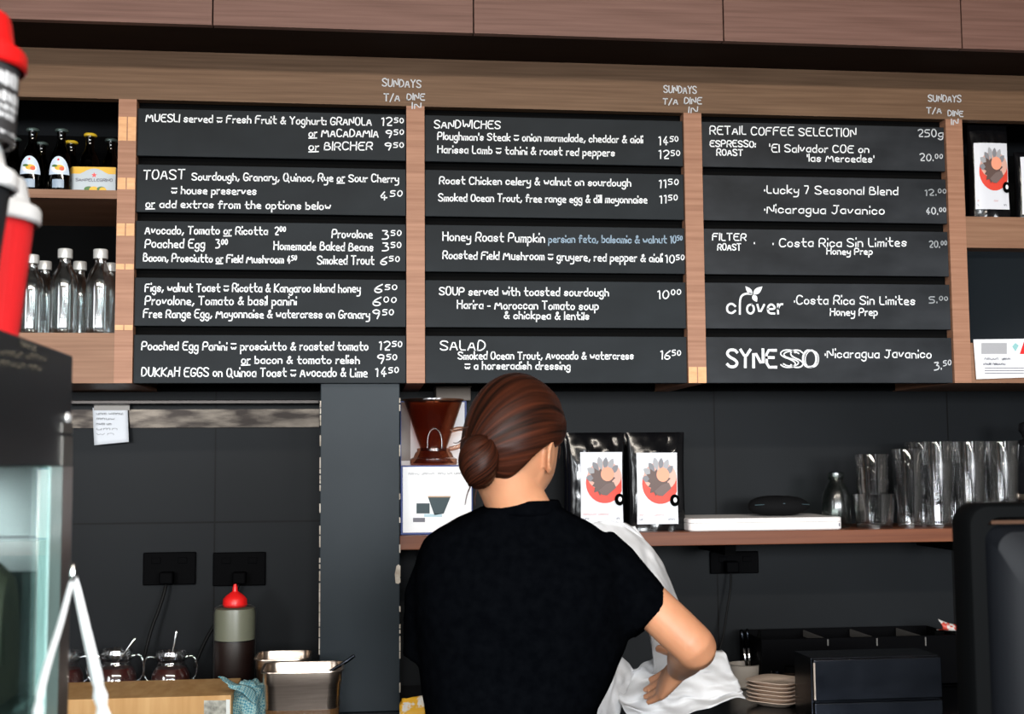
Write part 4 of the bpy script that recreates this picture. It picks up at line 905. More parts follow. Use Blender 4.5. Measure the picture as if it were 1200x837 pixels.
f.box(a.x, b.x, ycd, ycd + .2, z0, z0 + .006)
f.build('bin', mat('black_plastic', (.0015, .0015, .0018), .5, spec=.015), t)
for px_ in (970, 1027.5, 1084.5):
    q = at(px_, 750, ycd); MB().box(q.x - .0018, q.x + .0018, ycd - .0015, ycd + .19, at(px_, 757, ycd).z, z1 - .004).build('divider', mat('dull_clear_divider', (.07, .065, .06), .5), t)
for i, px_ in enumerate((899, 914, 932)):
    yq_ = 3.27 + .015 * (i % 2); c = on(px_, yq_, CT + .0006); k = mpp(yq_); hh = (30 + 3 * i) * k
    t = thing('black_jar', 'small black jar in front of the caddy, %s of three' % ('leftmost', 'middle', 'rightmost')[i], 'jar', c, 'small black jars in front of the caddy')
    MB().lathe([(0, 0), (7.5 * k, 0), (8 * k, .003), (8 * k, hh * .75), (6 * k, hh * .82)], c, 20, cap=False).build('jar_body', mat('brown_black_glass', (.012, .008, .006), .2), t, True, 40)
    MB().lathe([(6.6 * k, hh * .80), (6.8 * k, hh * .82), (6.8 * k, hh), (0, hh)], c, 20).build('lid', STEELD if i == 0 else BLACK, t, True, 40)
ydr = 2.92; a, b = at(955, 845, ydr), at(1104, 769, ydr)
t = thing('drawer_unit', 'dark reflective steel drawer unit at the lower right on the back counter', 'drawer unit', ((a.x + b.x) / 2, ydr, CT))
zc = at(1000, 822.5, ydr).z
MB().box(a.x, b.x, ydr + .018, ydr + .135, CT + .0006, b.z, .002).build('housing', STEELD, t)
MB().box(a.x + .001, b.x - .001, ydr, ydr + .018, zc + .002, b.z - .002, .003).build('drawer', STEELD, t)
MB().box(a.x + .001, b.x - .001, ydr, ydr + .018, CT + .002, zc - .002, .003).build('drawer', STEELD, t)
MB().box(a.x - .0005, a.x + .0035, ydr - .0012, ydr + .0, zc + .006, b.z - .008).build('bright_edge', STEEL, t)
pw = at(1108, 742, 3.30); zt_ = b1.z
t = thing('sauce_sachet', 'small white and red sachet lying on the black caddy at the far right', 'sachet', (pw.x, 3.44, z1))
f = MB(); yq_ = 3.44; kq = mpp(yq_); bx = at(1108, 742, yq_).x
sf = surf([[V((bx - 13 * kq, yq_ - .02, z1 + .034)), V((bx, yq_ - .025, z1 + .022)), V((bx + 14 * kq, yq_ - .02, z1 + .016))], [V((bx - 9 * kq, yq_ - .03, z1 + .012)), V((bx, yq_ - .035, z1 + .008)), V((bx + 13 * kq, yq_ - .03, z1 + .006))], [V((bx - 6 * kq, yq_ + .03, z1 + .001)), V((bx, yq_ + .03, z1 + .001)), V((bx + 12 * kq, yq_ + .03, z1 + .001))]])
f.grid(lambda u, v: sf(u, v), 10, 10); f.build('sachet_body', noisy('white_red_print', (.5, .47, .44), (.45, .05, .03), (1, 1, 1), 30, .5, lo=.56, hi=.6), t, True, mods=(('SOLIDIFY', dict(thickness=.003)),))
sb = MB().box(bx - .03, bx + .03, yq_ + .0, yq_ + .05, CT + .007, z1 - .0005, .003); o = sb.build('paper_sleeve', BLACK, None); tag(o, 'black block standing in the caddy under the small sachet', 'block')

# ------------------------------------------------------------------ service counter in the foreground
SC = 1.10
t = thing('service_counter', 'long dark service counter in the foreground under the display case', 'counter', (.2, 1.15, 0))
MB().box(-1.7, 2.2, .72, 1.50, SC - .04, SC, .003).build('countertop', mat('dark_stone_top', (.02, .02, .021), .3), t)
MB().box(-1.66, 2.16, .78, 1.45, .0, SC - .04).build('carcass', BLACK, t)
# display case
q = at(87, 417, 1.22); x0, zt = q.x, q.z
yn0, yf0 = .78, 1.22
t = thing('display_case', 'glass display case with a black head panel at the left edge, cups on top', 'display case', (x0 - .3, 1.0, SC))
zh = atx(60, 547, x0).z
CASEB = noisy('black_case_panel', (.009, .0105, .012), (.016, .018, .021), (1, 1, 1), 4, .32, spec=.10)
MB().box(x0 - .60, x0 - .001, yn0, yf0, zh, zt, .002).build('head_panel', CASEB, t)
MB().box(x0 - .60, x0, yn0, yf0, SC + .0006, SC + .04, .002).build('base', CASEB, t)
fr = V((0, 0, 0))
ye = atx(71, 600, x0).y
MB().box(x0 - .02, x0 + .0008, ye, yf0, SC + .04, zh - .0).build('corner_post', noisy('brown_grey_steel', (.30, .26, .24), (.42, .38, .36), (1, 1, 4), 3, .3, metal=.9), t)
yg0 = atx(57, 600, x0).y
MB().box(x0 - .008, x0 + .001, yg0, ye, SC + .04, zh).build('glass_edge', mat('pale_green_glass_edge', (.34, .50, .48), .15), t)
MB().box(x0 - .006, x0, yn0, yg0, SC + .04, zh).build('side_glass', GLASSP, t)
MB().box(x0 - .60, x0 - .02, yn0, yn0 + .006, SC + .04, zh).build('front_glass', GLASSP, t)
MB().box(x0 - .60, x0 - .594, yn0 + .006, yf0, SC + .04, zh).build('side_glass', GLASSP, t)
MB().box(x0 - .59, x0 - .021, yf0 - .008, yf0 - .001, 1.405, zh).build('bright_reflection_panel', mat('white_reflection', (.88, .90, .90), .4), t)  # white panel standing in for the bright reflection in the side glass
MB().box(x0 - .59, x0 - .021, yf0 - .008, yf0 - .001, SC + .04, 1.405).build('dark_reflection_panel', mat('dark_green_reflection', (.02, .04, .034), .4), t)  # dark lower part of the imitated reflection
for zz_ in (1.435,): MB().box(x0 - .59, x0 - .021, yf0 - .0095, yf0 - .008, zz_, zz_ + .0015).build('reflection_line', PRINT, t)  # grid lines drawn across the imitated reflection
for dx in (.05, .13): MB().box(x0 - .02 - dx, x0 - .0188 - dx, yf0 - .0095, yf0 - .008, 1.405, zh).build('reflection_line', PRINT, t)
MB().box(x0 - .58, x0 - .012, yn0 + .02, yf0 - .015, SC + .20, SC + .206).build('glass_shelf', GLASSP, t)
sc = atx(79.5, 490, x0); M90 = Matrix.Rotation(pi / 2, 3, 'Y')
MB().lathe([(.0, .0045), (.003, .004), (.0052, .002), (.0056, 0)], (sc.x - .001, sc.y, sc.z), 16, M=M90, cap=False).build('screw', mat('bright_screw', (.9, .9, .9), .25, .6), t, True)
for y0_, y1_ in ((497, 507), (512, 546)):
    a, b = atx(72, y1_, x0), atx(84, y0_, x0); MB().box(x0 - .001, x0 + .0012, a.y, b.y, a.z, b.z).build('hinge_plate', mat('grey_brown_plate', (.10, .095, .085), .35, .5), t)
f = MB()
for tx, y, a, b in (('numwn um', 404, 24, 42), ('wnmun umnwu', 415, 0, 54), ('mnwun nmu', 427, 0, 48)):
    p0, p1 = atx(a, y - 4, x0 + .0008), atx(b, y + 3, x0 + .0008)
    # lettering lies in the plane of the side panel
    g = MB(); write(g, tx, V((0, 0, 0)), V(((p1 - p0).length, 0, 0)), .0058, .0009, .1)
    R = Matrix.Rotation(pi / 2, 4, 'Z')
    for vv in g.b.verts: w_ = R @ vv.co; vv.co = V((x0 + .0008, p0.y + w_.y, p0.z - .003 + w_.z + (p1.z - p0.z) * (w_.y / max((p1 - p0).length, .01))))
    f.merge(g.b)
f.build('lettering', mat('faded_gold_print', (.34, .30, .22), .6), t, recalc=False)
# dark shape added inside the case for the reflection in its glass
cx = x0 - .10
t2 = thing('dark_reflection_shape', 'dark shape standing in for a reflection in the display case glass', 'reflection_shape', (cx, 1.11, SC + .2065)); f = MB(); rings = []
for i in range(17):
    u = i / 16; w_ = .075 * (1 - .35 * abs(2 * u - 1) ** 4); hh = .150 * (1 - .30 * u ** 3)
    rings.append([V((cx - .10 + .175 * u, 1.12 + w_ * .62 * cos(a), SC + .207 + max(0, hh * max(sin(a), 0) ** .5 * (1 + .06 * noise.noise(V((u * 5, a, 2))))))) for a in [pi * j / 15 for j in range(16)]])
f.loft(rings); f.build('shape_body', noisy('dark_olive_reflection', (.02, .028, .016), (.045, .05, .028), (1, 1, 1), 25, .7), t2, True, 50)

# takeaway cups
def cup(loc, h, rt, rb, M_, ML, label, sleeve=None, lid_h=.026):
    t = thing('takeaway_cup', label, 'cup', loc, 'takeaway cups on the display case')
    prof = [(0, .004), (rb - .003, .004), (rb - .003, 0), (rb, 0)] + [(rb + (rt - rb) * i / 8, h * i / 8) for i in range(1, 9)] + [(rt + .0018, h), (rt + .0018, h + .003), (rt - .002, h + .003)]
    MB().lathe(prof, loc, 120, cap=False, rib=(lambda a, z: 1 + (.007 * cos(40 * a) if .006 < z < h - .006 else 0)) if sleeve is None else None).build('cup_body', M_, t, True, 35)
    L_ = lid_h; r = rt + .002
    MB().lathe([(r + .001, h - .007), (r + .0032, h - .005), (r + .0032, h + .004), (r + .0015, h + .007), (r - .003, h + .009), (r - .006, h + .012), (r - .0085, h + L_ - .004), (r - .010, h + L_), (r - .013, h + L_), (r - .015, h + L_ - .006), (r * .3, h + L_ - .007), (0, h + L_ - .007)], loc, 64, cap=False).build('lid', ML, t, True, 30)
    return t
def topz(px_, Y): return zt + .0004
# red ribbed cup, nearest to the menu boards
yr = 1.065; rt = .0445; rb = .034
pe = at(41.5, 262, yr); hcup = pe.z - zt + .006
cup(V((pe.x - rt - .0018, yr, zt + .0004)), hcup, rt, rb, REDC, WHITEP, 'red ribbed takeaway cup with a white lid on the display case', lid_h=.030)
yk_ = .962; pe = at(17, 222, yk_); hk = pe.z - zt + .006
ck = V((pe.x - .0445 - .0018 - .002, yk_, zt + .0004))
cup(ck, hk, .0445, .032, BLKC, WHITEP, 'black ribbed takeaway cup with a white lid beside the red cup', lid_h=.028)
z2 = ck.z + hk + .0285
pe = at(20, 80, yk_); h3 = at(20, 72, yk_).z - z2
r3 = .041
c3 = V((at(19.5, 130, yk_).x - r3, yk_, z2))
t = cup(c3, h3, r3 + .0005, r3 - .002, noisy('charcoal_cup', (.035, .033, .034), (.05, .048, .05), (1, 1, 1), 6, .55), REDP, 'charcoal takeaway cup with a red lid and white print, stacked on the black cup', sleeve=1, lid_h=.034)
prof = [(r3 - .002, 0), (r3 + .0005, h3)]
def sidepatch(mb, pts, off, ang):
    lathe_patch(mb, c3, prof, pts, off, ang)
for (z0_, z1_, u0, u1) in ((.62, .80, -.020, .012), (.43, .56, -.026, .016), (.33, .41, -.020, .014), (.23, .31, -.012, .010), (.05, .09, -.03, .02)):
    f = MB(); n_ = 7
    for i in range(n_):
        ua = u0 + (u1 - u0) * i / n_; ub = ua + (u1 - u0) / n_ * .72; sk = .003 * ((i * 37) % 5) / 5
        lathe_patch(f, c3, prof, [(ua, (z0_ * h3) + sk), (ub, z0_ * h3), (ub, z1_ * h3 - sk), (ua, z1_ * h3)], .0006, -.30)
    f.build('white_print', mat('white_print', (.85, .86, .88), .5), t)

TONG = mat('bright_satin_steel', (.93, .93, .94), .28, .45)
# tongs standing on the counter against the case
ap = at(86, 676, 1.06)
t = thing('serving_tongs', 'polished steel serving tongs standing open beside the display case', 'tongs', (ap.x, 1.06, SC))
def arm(pts, wid):
    f = MB(); P_ = smooth_path([at(*p) for p in pts], 3); n = len(P_)
    for side in (0,):
        rings = []
        for i, p in enumerate(P_):
            u = i / (n - 1); d = (P_[min(i + 1, n - 1)] - P_[max(i - 1, 0)]).normalized(); s_ = d.cross(V((0, 1, 0))).normalized()
            u = min(1, max(0, (P_[0].z - p.z) / .16)); w_ = wid * (.5 + .6 * u) * (1 + (.2 * sin(p.z * 420) if p.z < 1.328 else 0)); dep = .006 * (.35 + .8 * u)
            rings.append([p - s_ * w_ * .5 + V((0, 0, 0)), p - s_ * w_ * .1 + V((0, -dep, 0)), p + s_ * w_ * .5, p - s_ * w_ * .0 + V((0, -dep + .0022, 0))])
        f.loft(rings)
    return f
zc_ = SC + .0006
e1 = at(124, 860, 1.04); e2 = at(38, 860, 1.00)
arm([(86, 676, 1.06), (90, 690, 1.06), (101, 740, 1.055), (113, 790, 1.05), (121, 837, 1.045), (124, 880, 1.04), (126, 980, 1.04), (126, 1113, 1.04)], .0112).build('arm', TONG, t, True, 50)
arm([(86, 676, 1.06), (81, 692, 1.055), (70, 735, 1.035), (58, 770, 1.015), (47, 810, 1.0), (43, 845, .99), (40, 900, .985), (37, 1010, .985), (36, 1140, .985)], .0078).build('arm', TONG, t, True, 50)
MB().lathe([(.0022, -.004), (.003, 0), (.0022, .006), (.0008, .012)], (ap.x, 1.058, ap.z), 14, cap=True).build('hinge', STEELR, t, True)

# point-of-sale screen seen from behind at the right edge
ym = 1.28; pm = at(1132, 590, ym); kx = mpp(ym)
wM, zM = .34, pm.z
t = thing('till_screen', 'black rounded back of a till screen at the right edge', 'till screen', (pm.x + wM / 2, ym, SC))
cx = pm.x + wM / 2
def rsec(w, h, r, y, zc, n=7):
    out = []
    for sx, sz, a0 in ((1, 1, 0), (-1, 1, 90), (-1, -1, 180), (1, -1, 270)):
        for i in range(n + 1):
            a = radians(a0 + 90 * i / n); out.append(V((cx + sx * (w / 2 - r) + r * cos(a), y, zc + sz * (h / 2 - r) + r * sin(a))))
    return out
hM = .29; zc0 = zM - hM / 2
GB = mat('satin_black_plastic', (.0018, .002, .0022), .5, spec=.03)
f = MB(); f.loft([rsec(wM - .012, hM - .012, .018, ym + .040, zc0), rsec(wM, hM, .022, ym + .034, zc0), rsec(wM, hM, .022, ym + .006, zc0), rsec(wM - .008, hM - .008, .020, ym, zc0), rsec(wM - .040, hM - .030, .018, ym + .001, zc0), rsec(wM - .046, hM - .036, .016, ym + .012, zc0)]); f.build('frame', GB, t, True, 40)
f = MB(); f.loft([rsec(wM - .050, hM - .040, .018, ym + .012, zc0 - .004), rsec(wM - .060, hM - .052, .02, ym - .006, zc0 - .004), rsec(wM - .10, hM - .10, .03, ym - .020, zc0 - .008), rsec(wM - .2, hM - .18, .03, ym - .024, zc0 - .01)]); f.build('back_housing', mat('dark_grey_plastic', (.004, .0046, .006), .5, spec=.08), t, True, 40)
f = MB(); f.poly([V((x, ym + .0415, z)) for x, z in ((cx - wM / 2 + .02, zc0 - hM / 2 + .02), (cx + wM / 2 - .02, zc0 - hM / 2 + .02), (cx + wM / 2 - .02, zc0 + hM / 2 - .02), (cx - wM / 2 + .02, zc0 + hM / 2 - .02))]); f.build('screen', mat('black_glass', (.010, .013, .016), .08), t)
f = MB(); f.box(cx - wM / 2 + .028, cx + wM / 2 - .028, ym + .002, ym + .0115, zc0 + hM / 2 - .022, zc0 + hM / 2 - .0185); f.build('brown_highlight', mat('brown_highlight_strip', (.04, .018, .009), .5, spec=.1), t)  # thin brown bar standing in for a highlight along the inner top edge
MB().rrect([(.10, .05, SC + .012 - SC, .02), (.08, .04, zc0 - SC - .05, .018)], (cx, ym + .01, SC)).build('neck', GB, t, True, 40)
MB().rrect([(.26, .18, .0006, .04), (.26, .18, .010, .04), (.24, .16, .0125, .036)], (cx, ym + .04, SC)).build('foot', GB, t, True, 40)

# ------------------------------------------------------------------ the woman with her back to the camera
YP = 2.25
base = at(606, 700, YP)
t = thing('person', 'woman with auburn hair in a bun and a black shirt, back turned, handling white paper', 'person', (base.x, YP, 0))
def ringpts(c, rx, ry, n=28, sq=2.3, rot=0., tilt=0.):
    out = []
    for i in range(n):
        a = 2 * pi * i / n; ca, sa = cos(a), sin(a)
        x = rx * math.copysign(abs(ca) ** (2 / sq), ca); y = ry * math.copysign(abs(sa) ** (2 / sq), sa)
        out.append(V(c) + V((x * cos(rot) - y * sin(rot), x * sin(rot) + y * cos(rot), x * tilt)))
    return out
# head, in its own frame: face towards +Y, centre of the head at the origin
HC = at(603, 527, YP); HR = Matrix.Rotation(radians(-36), 3, 'Z') @ Matrix.Rotation(radians(-14), 3, 'X') @ Matrix.Rotation(radians(3), 3, 'Y')
def head_pt(d):
    x, y, z = .0715 * d.x, .092 * d.y, .113 * d.z
    tt = max(0, -d.z)
    x *= 1 - .30 * tt ** 2.2
    if d.y < 0: y *= 1 - .55 * max(0, tt - .15); x *= 1 - .1 * tt
    else:
        y *= 1 + .04 * tt - .10 * max(0, d.z) ** 3
        g = lambda a, b, sa, sb: exp(-((x - a) / sa) ** 2 - ((z - b) / sb) ** 2)
        y += .021 * g(0, -.022, .0095, .016) + .010 * g(0, .0, .007, .02) + .007 * g(0, -.098, .02, .014) + .006 * g(0, -.057, .019, .006) + .005 * g(0, -.067, .016, .006) - .003 * g(0, -.062, .03, .0025)
        y -= .008 * (g(.031, .004, .016, .011) + g(-.031, .004, .016, .011)); y += .004 * (g(.032, .022, .02, .006) + g(-.032, .022, .02, .006)) + .004 * (g(.042, -.03, .018, .018) + g(-.042, -.03, .018, .018))
    return V((x, y, z))
def hw(p): return HC + HR @ p
bd = MB(); rings = []
NH = 56
for j in range(1, 44):
    ph = -pi / 2 + pi * j / 44
    rings.append([hw(head_pt(V((cos(ph) * cos(2 * pi * i / NH), cos(ph) * sin(2 * pi * i / NH), sin(ph))))) for i in range(NH)])
bd.loft(rings)
for s_ in (1, -1):                       # ears
    er = []
    for j in range(9):
        ph = -pi / 2 + pi * j / 8; er.append([hw(V((s_ * (.0715 + .004 + .006 * cos(ph) * cos(a) + .005 * cos(ph) * max(0, -sin(a))), -.006 - .004 * sin(ph) + .0175 * cos(ph) * sin(a) * (1 + .25 * sin(ph)), -.012 + .031 * sin(ph)))) for a in [2 * pi * i / 16 for i in range(16)]])
    bd.loft(er)
    rim = [hw(V((s_ * (.081 + .002 * sin(a)), -.008 - .0155 * sin(a), -.008 + .026 * cos(a)))) for a in [pi * i / 12 * 1.25 - .35 for i in range(13)]]
    bd.tube(rim, .0034, 8)
nb = at(612, 604, 2.245); nk = hw(V((0, -.022, -.055)))
bd.tube([nb + V((0, 0, -.06)), nb, nb * .5 + nk * .5, nk, hw(V((0, -.012, -.01)))], [.066, .058, .0525, .053, .05], 24)
# torso under the shirt, arms, legs
bx = base.x
bd.loft([ringpts((bx, YP + .01, z), rx, ry) for z, rx, ry in ((.80, .135, .09), (.92, .155, .10), (1.02, .125, .085), (1.15, .125, .085), (1.27, .15, .09), (1.34, .14, .08), (1.38, .10, .07), (1.41, .05, .05))])
shR, elR, wrR = at(700, 650, 2.26), at(812, 756, 2.175), at(796, 784, 2.375)
ap_ = smooth_path([shR, shR * .5 + elR * .5, shR * .12 + elR * .88, elR + V((.006, -.004, -.006)), elR * .86 + wrR * .14, elR * .5 + wrR * .5, wrR], 2)
na = len(ap_)
def arad(u):
    ks = ((0, .034), (.22, .0385), (.42, .0385), (.52, .0375), (.62, .0375), (.78, .033), (1, .0225))
    for (u0, r0_), (u1, r1_) in zip(ks, ks[1:]):
        if u <= u1: return r0_ + (r1_ - r0_) * (u - u0) / (u1 - u0)
    return ks[-1][1]
ln_ = [0]
for a, b in zip(ap_, ap_[1:]): ln_.append(ln_[-1] + (b - a).length)
bd.tube(ap_, [arad(l / ln_[-1]) for l in ln_], 22)
shL, elL, wrL = at(530, 655, 2.27), at(517, 800, 2.33), at(590, 868, 2.48)
bd.tube([shL, shL * .5 + elL * .5, elL], [.032, .036, .034], 18); bd.tube([elL, elL * .6 + wrL * .4, wrL], [.034, .036, .0235], 18)
def hand(wr, fwd, up, side, curl, sgn, spread=.10):
    """palm, five fingers; fwd along the hand, up = back of the hand, side = thumb side"""
    fwd = fwd.normalized(); side = (side - fwd * side.dot(fwd)).normalized(); up = (up - fwd * up.dot(fwd) - side * up.dot(side)).normalized()
    bd.loft([[wr + fwd * f_ + side * (a_ * cos(q) + o_) + up * (b_ * sin(q)) for q in [2 * pi * i / 18 for i in range(18)]] for f_, a_, b_, o_ in ((-.01, .024, .019, 0), (.012, .030, .0185, .001), (.04, .037, .016, .001), (.065, .039, .0135, 0), (.082, .036, .011, 0), (.09, .03, .008, 0))])
    for k, (o_, L_, r_) in enumerate(((.027, .070, .0086), (.009, .079, .0088), (-.010, .073, .0084), (-.027, .058, .0076))):
        p = wr + fwd * (.072 - .004 * abs(k - 1)) + side * o_; ang = 0; pts = [p - fwd * .02, p]; d0 = (fwd + side * (o_ * spread * 22 * .35)).normalized()
        for seg, c_ in ((.46, curl * .55), (.30, curl * .8), (.24, curl * .6)):
            ang += c_; pts.append(pts[-1] + (d0 * cos(ang) - up * sin(ang)) * (L_ * seg))
        sp = smooth_path(pts, 2); n = len(sp); bd.tube(sp, [r_ * (1.05 - .32 * (i / (n - 1)) ** 1.5) * (.72 if i == n - 1 else 1) for i in range(n)], 10)
    p = wr + fwd * .018 + side * .024; d0 = (fwd * .62 + side * .72 - up * .25).normalized(); d1 = (fwd * .86 + side * .40 - up * .32).normalized()
    sp = smooth_path([p - side * .012, p, p + d0 * .034, p + d0 * .034 + d1 * .030, p + d0 * .034 + d1 * .055], 2); n = len(sp)
    bd.tube(sp, [.0125 - .0045 * i / (n - 1) for i in range(n)], 10)
tipR = at(757, 822, 2.52)
hand(wrR, tipR - wrR, V((.75, .1, .65)), V((.15, .9, .25)), .16, 1, .03)
hand(wrL, at(650, 885, 2.56) - wrL, V((0, -.35, 1)), V((.2, 1, .1)), .35, -1)
for s_ in (1, -1):
    bd.tube([V((bx + s_ * .075, YP + .01, .86)), V((bx + s_ * .085, YP, .50)), V((bx + s_ * .09, YP - .01, .12))], [.07, .048, .036], 16)
bd.build('body', SKIN, t, True, mods=(('REMESH', dict(mode='VOXEL', voxel_size=.0036, use_smooth_shade=True)), ('SMOOTH', dict(factor=.5, iterations=4))))
# eyes
for s_ in (1, -1):
    f = MB(); c_ = hw(V((s_ * .031, .0755, .004))); f.lathe([(0, -.011), (.006, -.0092), (.0105, -.003), (.011, 0), (.0105, .003), (.006, .0092), (0, .011)], c_, 16, cap=False); e = f.build('eye', mat('eye_white', (.75, .73, .70), .2), t, True)
    f = MB(); f.lathe([(0, .0116), (.003, .0113), (.0052, .0102)], c_, 14, M=(HR @ Matrix.Rotation(-pi / 2, 3, 'X')).to_4x4(), cap=False); f.build('iris', mat('dark_iris', (.02, .01, .006), .2), e, True)
# hair: a cap swept back into a bun
BD = V((-.36, -.80, -.42)).normalized()             # direction of the bun in the head frame
bu = BD.cross(V((0, 0, 1))).normalized(); bv = bu.cross(BD)
def sst(a, b, x): q = min(1, max(0, (x - a) / (b - a))); return q * q * (3 - 2 * q)
def hair_uv(p):
    d = (HR.inverted() @ (p - HC)).normalized(); return ((math.atan2(d.dot(bv), d.dot(bu)) / (2 * pi)) % 1.0, math.acos(max(-1, min(1, d.dot(BD)))) / pi)
def hair_pt(d):
    p = head_pt(d)
    # hairline: low at the nape, rising behind the ear, across the forehead in front
    if d.y < 0: line = -.60 + .62 * sst(.30, .90, abs(d.x)) * sst(-1.0, -.1, d.y)
    else: line = .02 + .45 * sst(0, .8, d.y)
    m_ = sst(line - .05, line + .10, d.z)
    a = math.atan2(d.dot(bv), d.dot(bu)); r = math.acos(max(-1, min(1, d.dot(BD))))
    n_ = noise.noise(V((cos(a) * 2.2, sin(a) * 2.2, r * .5))) * .6 + noise.noise(V((cos(a) * 8, sin(a) * 8, r * .7))) * .28 + noise.noise(V((cos(a) * 20, sin(a) * 20, r * 1.2))) * .13
    th = .0125 + .010 * max(0, d.z) + .008 * max(0, -d.y) + .004 * n_ * sst(.15, .6, r)
    dn = V((d.x / .0715, d.y / .092, d.z / .113)).normalized()
    return p + dn * (th * m_ - .010 * (1 - m_))
f = MB(); rings = []; NU = 150
for j in range(1, 90):
    ph = -pi / 2 + pi * j / 90
    rings.append([hw(hair_pt(V((cos(ph) * cos(2 * pi * i / NU), cos(ph) * sin(2 * pi * i / NU), sin(ph))))) for i in range(NU)])
f.loft(rings); hr = f.build('hair', HAIR, t, True, uvfn=hair_uv)
# bun: coiled knot
bc = at(562, 541, 2.25 - .085)
kb = mpp(2.165)
BX = V((.42, -.15, .90)).normalized(); BU = BX.cross(V((0, 1, 0))).normalized(); BW = BU.cross(BX)
def bun_uv(p):
    d = (p - bc).normalized(); return ((math.atan2(d.dot(BW), d.dot(BU)) / (2 * pi) + .10 * d.dot(BX)) % 1.0, d.dot(BX) * .3 + .5)
f = MB(); rings = []
for j in range(1, 40):
    ph = -pi / 2 + pi * j / 40; ring = []
    for i in range(72):
        a = 2 * pi * i / 72; d = BU * (cos(ph) * cos(a)) + BW * (cos(ph) * sin(a)) + BX * sin(ph)
        tw = a + .6 * ph; n_ = 1 + .05 * sin(3 * tw + 1) + .05 * noise.noise(V((3 * cos(tw), 3 * sin(tw), ph * .6))) + .035 * noise.noise(V((12 * cos(tw), 12 * sin(tw), ph * .8)))
        ring.append(bc + V((d.x * 23.5 * kb * n_, d.y * .036 * n_, d.z * 31 * kb * n_)))
    rings.append(ring)
f.loft(rings); f.build('bun', HAIR, hr, True, uvfn=bun_uv)
for w_, pts in enumerate((((549, 500), (535, 505), (527, 503)), ((545, 512), (536, 520), (531, 519)), ((553, 566), (547, 580), (545, 592)), ((560, 568), (556, 584), (557, 593)), ((646, 520), (652, 536), (649, 550)), ((652, 512), (657, 525), (655, 538)))):
    sp = smooth_path([at(a, b, 2.17 if w_ < 4 else 2.27) for a, b in pts], 2); f = MB().tube(sp, [.0016 * (1 - .7 * i / (len(sp) - 1)) for i in range(len(sp))], 6); f.build('loose_strand', HAIR, hr, True, uvfn=bun_uv)
# shirt
sh = MB(); secs = []
for py, l_, r_, ry, dy in ((884, 497, 702, .118, .015), (837, 498, 700, .115, .012), (800, 493, 718, .112, .01), (760, 488, 733, .112, .005), (720, 485, 737, .114, 0), (690, 484, 733, .112, 0), (665, 486, 727, .105, 0), (645, 491, 718, .094, .0), (630, 499, 709, .082, 0), (618, 515, 697, .074, 0), (608, 534, 681, .068, 0), (600, 553, 664, .066, 0), (593, 566, 655, .064, 0)):
    a, b = at(l_, py, YP), at(r_, py, YP); secs.append(ringpts(((a.x + b.x) / 2, YP + dy, a.z), (b.x - a.x) / 2, ry, 40, 2.4))
sh.loft(secs)
sR0, sR1, sR2 = at(692, 645, 2.26), at(730, 685, 2.235), at(766, 727, 2.208)
sh.tube([sR0, sR0 * .4 + sR1 * .6, sR1, sR2 * .6 + sR1 * .4, sR2], [.052, .054, .052, .0505, .0485], 28)
sL0, sL1, sL2 = at(525, 648, 2.26), at(508, 700, 2.27), at(505, 770, 2.285)
sh.tube([sL0, sL1, sL2], [.048, .052, .05], 24)
tex = bpy.data.textures.new('cloth_folds', 'CLOUDS'); tex.noise_scale = .09
so = sh.build('shirt', SHIRT, t, True, mods=(('REMESH', dict(mode='VOXEL', voxel_size=.006, use_smooth_shade=True)), ('SMOOTH', dict(factor=.6, iterations=6)), ('DISPLACE', dict(texture=tex, strength=.007, mid_level=.5))))
cl = MB(); cc = nb + V((0, 0, .0))
cl.loft([ringpts(cc + V((0, dy, dz)), rx, ry, 36, 2.1, 0, .0) for dz, rx, ry, dy in ((-.006, .075, .072, .0), (.010, .071, .068, .0), (.024, .0665, .064, .003), (.0275, .064, .0615, .004), (.024, .0615, .059, .004), (.0, .064, .062, .0))])
cl.build('collar', SHIRT, so, True, mods=(('SUBSURF', dict(levels=1, render_levels=1)),))
# trousers and shoes (below the frame)
tr = MB(); tr.loft([ringpts((bx, YP + .012, z), rx, ry, 32) for z, rx, ry in ((.74, .165, .115), (.84, .172, .118), (.93, .165, .112), (1.02, .140, .100))])
for s_ in (1, -1): tr.tube([V((bx + s_ * .078, YP + .01, .80)), V((bx + s_ * .086, YP, .48)), V((bx + s_ * .09, YP - .01, .08))], [.085, .062, .055], 20)
tr.build('trousers', mat('black_denim', (.006, .006, .008), .85, spec=.15), t, True, mods=(('REMESH', dict(mode='VOXEL', voxel_size=.01, use_smooth_shade=True)), ('SMOOTH', dict(factor=.5, iterations=4))))
for s_ in (1, -1):
    f = MB(); xc = bx + s_ * .092; rings = []
    for y, w_, h in ((-.075, .022, .05), (-.06, .036, .075), (-.02, .037, .085), (.03, .036, .07), (.09, .043, .05), (.14, .040, .04), (.17, .022, .025)):
        rings.append([V((xc + w_ * cos(a), YP + y, max(0.0005, h * .5 + h * .5 * sin(a) * (1 if sin(a) > 0 else 1)))) for a in [2 * pi * i / 18 for i in range(18)]])
    f.loft(rings); f.build('shoe', BLACK, t, True)

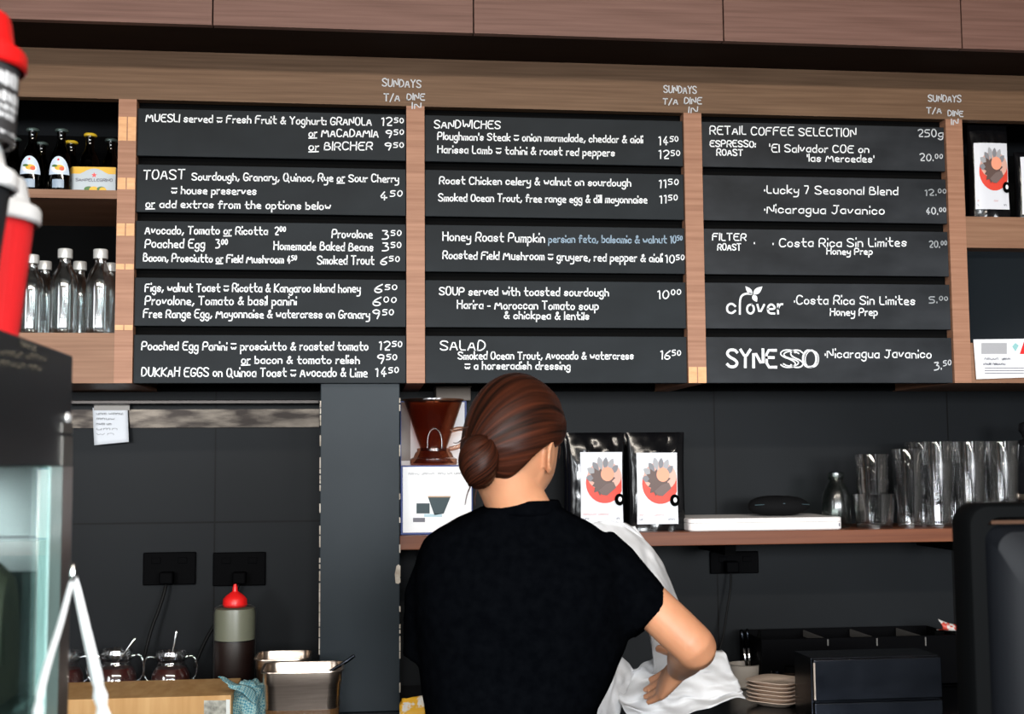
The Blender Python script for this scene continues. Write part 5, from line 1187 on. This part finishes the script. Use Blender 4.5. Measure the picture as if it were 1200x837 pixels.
# ------------------------------------------------------------------ white paper she is handling
t = thing('paper_sheet', 'large crumpled sheet of thin white paper on the counter in front of the woman', 'paper', (at(780, 800, 2.65).x, 2.65, CT))
def sheet(rows, nu, nv, amp, seed):
    sf = surf([[at(*q) for q in r] for r in rows]); f = MB()
    f.grid(lambda u, v: sf(u, v) + V((0, amp * (noise.noise(V((u * 4 + seed, v * 5, seed))) + .5 * noise.noise(V((u * 9, v * 11, seed))) - .35 * abs(noise.noise(V((u * 6 - v * 5, v * 3, seed + 4))))), amp * .4 * noise.noise(V((u * 5, v * 5, seed + 9))))), nu, nv); return f
sheet([[(680, 618, 2.46), (702, 612, 2.48), (724, 610.5, 2.49), (744, 617, 2.53)], [(706, 645, 2.45), (730, 640, 2.46), (754, 634, 2.50), (771, 652, 2.56)], [(735, 682, 2.44), (756, 676, 2.45), (768, 664, 2.49), (783, 674, 2.57)], [(752, 712, 2.44), (770, 704, 2.46), (782, 694, 2.50), (796, 707, 2.58)], [(762, 750, 2.5), (780, 745, 2.52), (795, 738, 2.55), (806, 740, 2.60)], [(765, 790, 2.60), (785, 785, 2.60), (805, 780, 2.62), (822, 778, 2.64)]], 26, 46, .016, 2.).build('upright_fold', PAPER, t, True, mods=(('SOLIDIFY', dict(thickness=.0008)),))
sheet([[(737, 785, 2.62), (758, 774, 2.62), (785, 768, 2.63), (815, 766, 2.66), (846, 762, 2.69)], [(729, 802, 2.59), (760, 794, 2.60), (790, 790, 2.61), (822, 786, 2.63), (857, 782, 2.67)], [(725, 818, 2.555), (760, 816, 2.57), (793, 812, 2.585), (830, 808, 2.61), (866, 802, 2.65)], [(730, 830, 2.53), (760, 832, 2.54), (797, 828, 2.56), (836, 822, 2.58), (871, 815, 2.62)], [(738, 842, 2.53), (764, 848, 2.53), (792, 840, 2.54), (838, 823, 2.57), (872, 816, 2.615)]], 44, 36, .024, 5.).build('lower_fold', PAPER, t, True, mods=(('SOLIDIFY', dict(thickness=.0008)),))
sheet([[(712, 768, 2.60), (722, 766, 2.585), (735, 776, 2.60), (744, 788, 2.62)], [(704, 792, 2.575), (714, 790, 2.56), (724, 798, 2.575), (736, 806, 2.59)], [(694, 820, 2.56), (704, 820, 2.54), (714, 826, 2.55), (728, 830, 2.56)], [(686, 848, 2.55), (698, 848, 2.53), (710, 852, 2.54), (722, 856, 2.55)], [(680, 884, 2.56), (694, 886, 2.54), (710, 888, 2.55), (722, 890, 2.56)]], 20, 34, .016, 8.).build('left_fold', PAPER, t, True, mods=(('SOLIDIFY', dict(thickness=.0008)),))
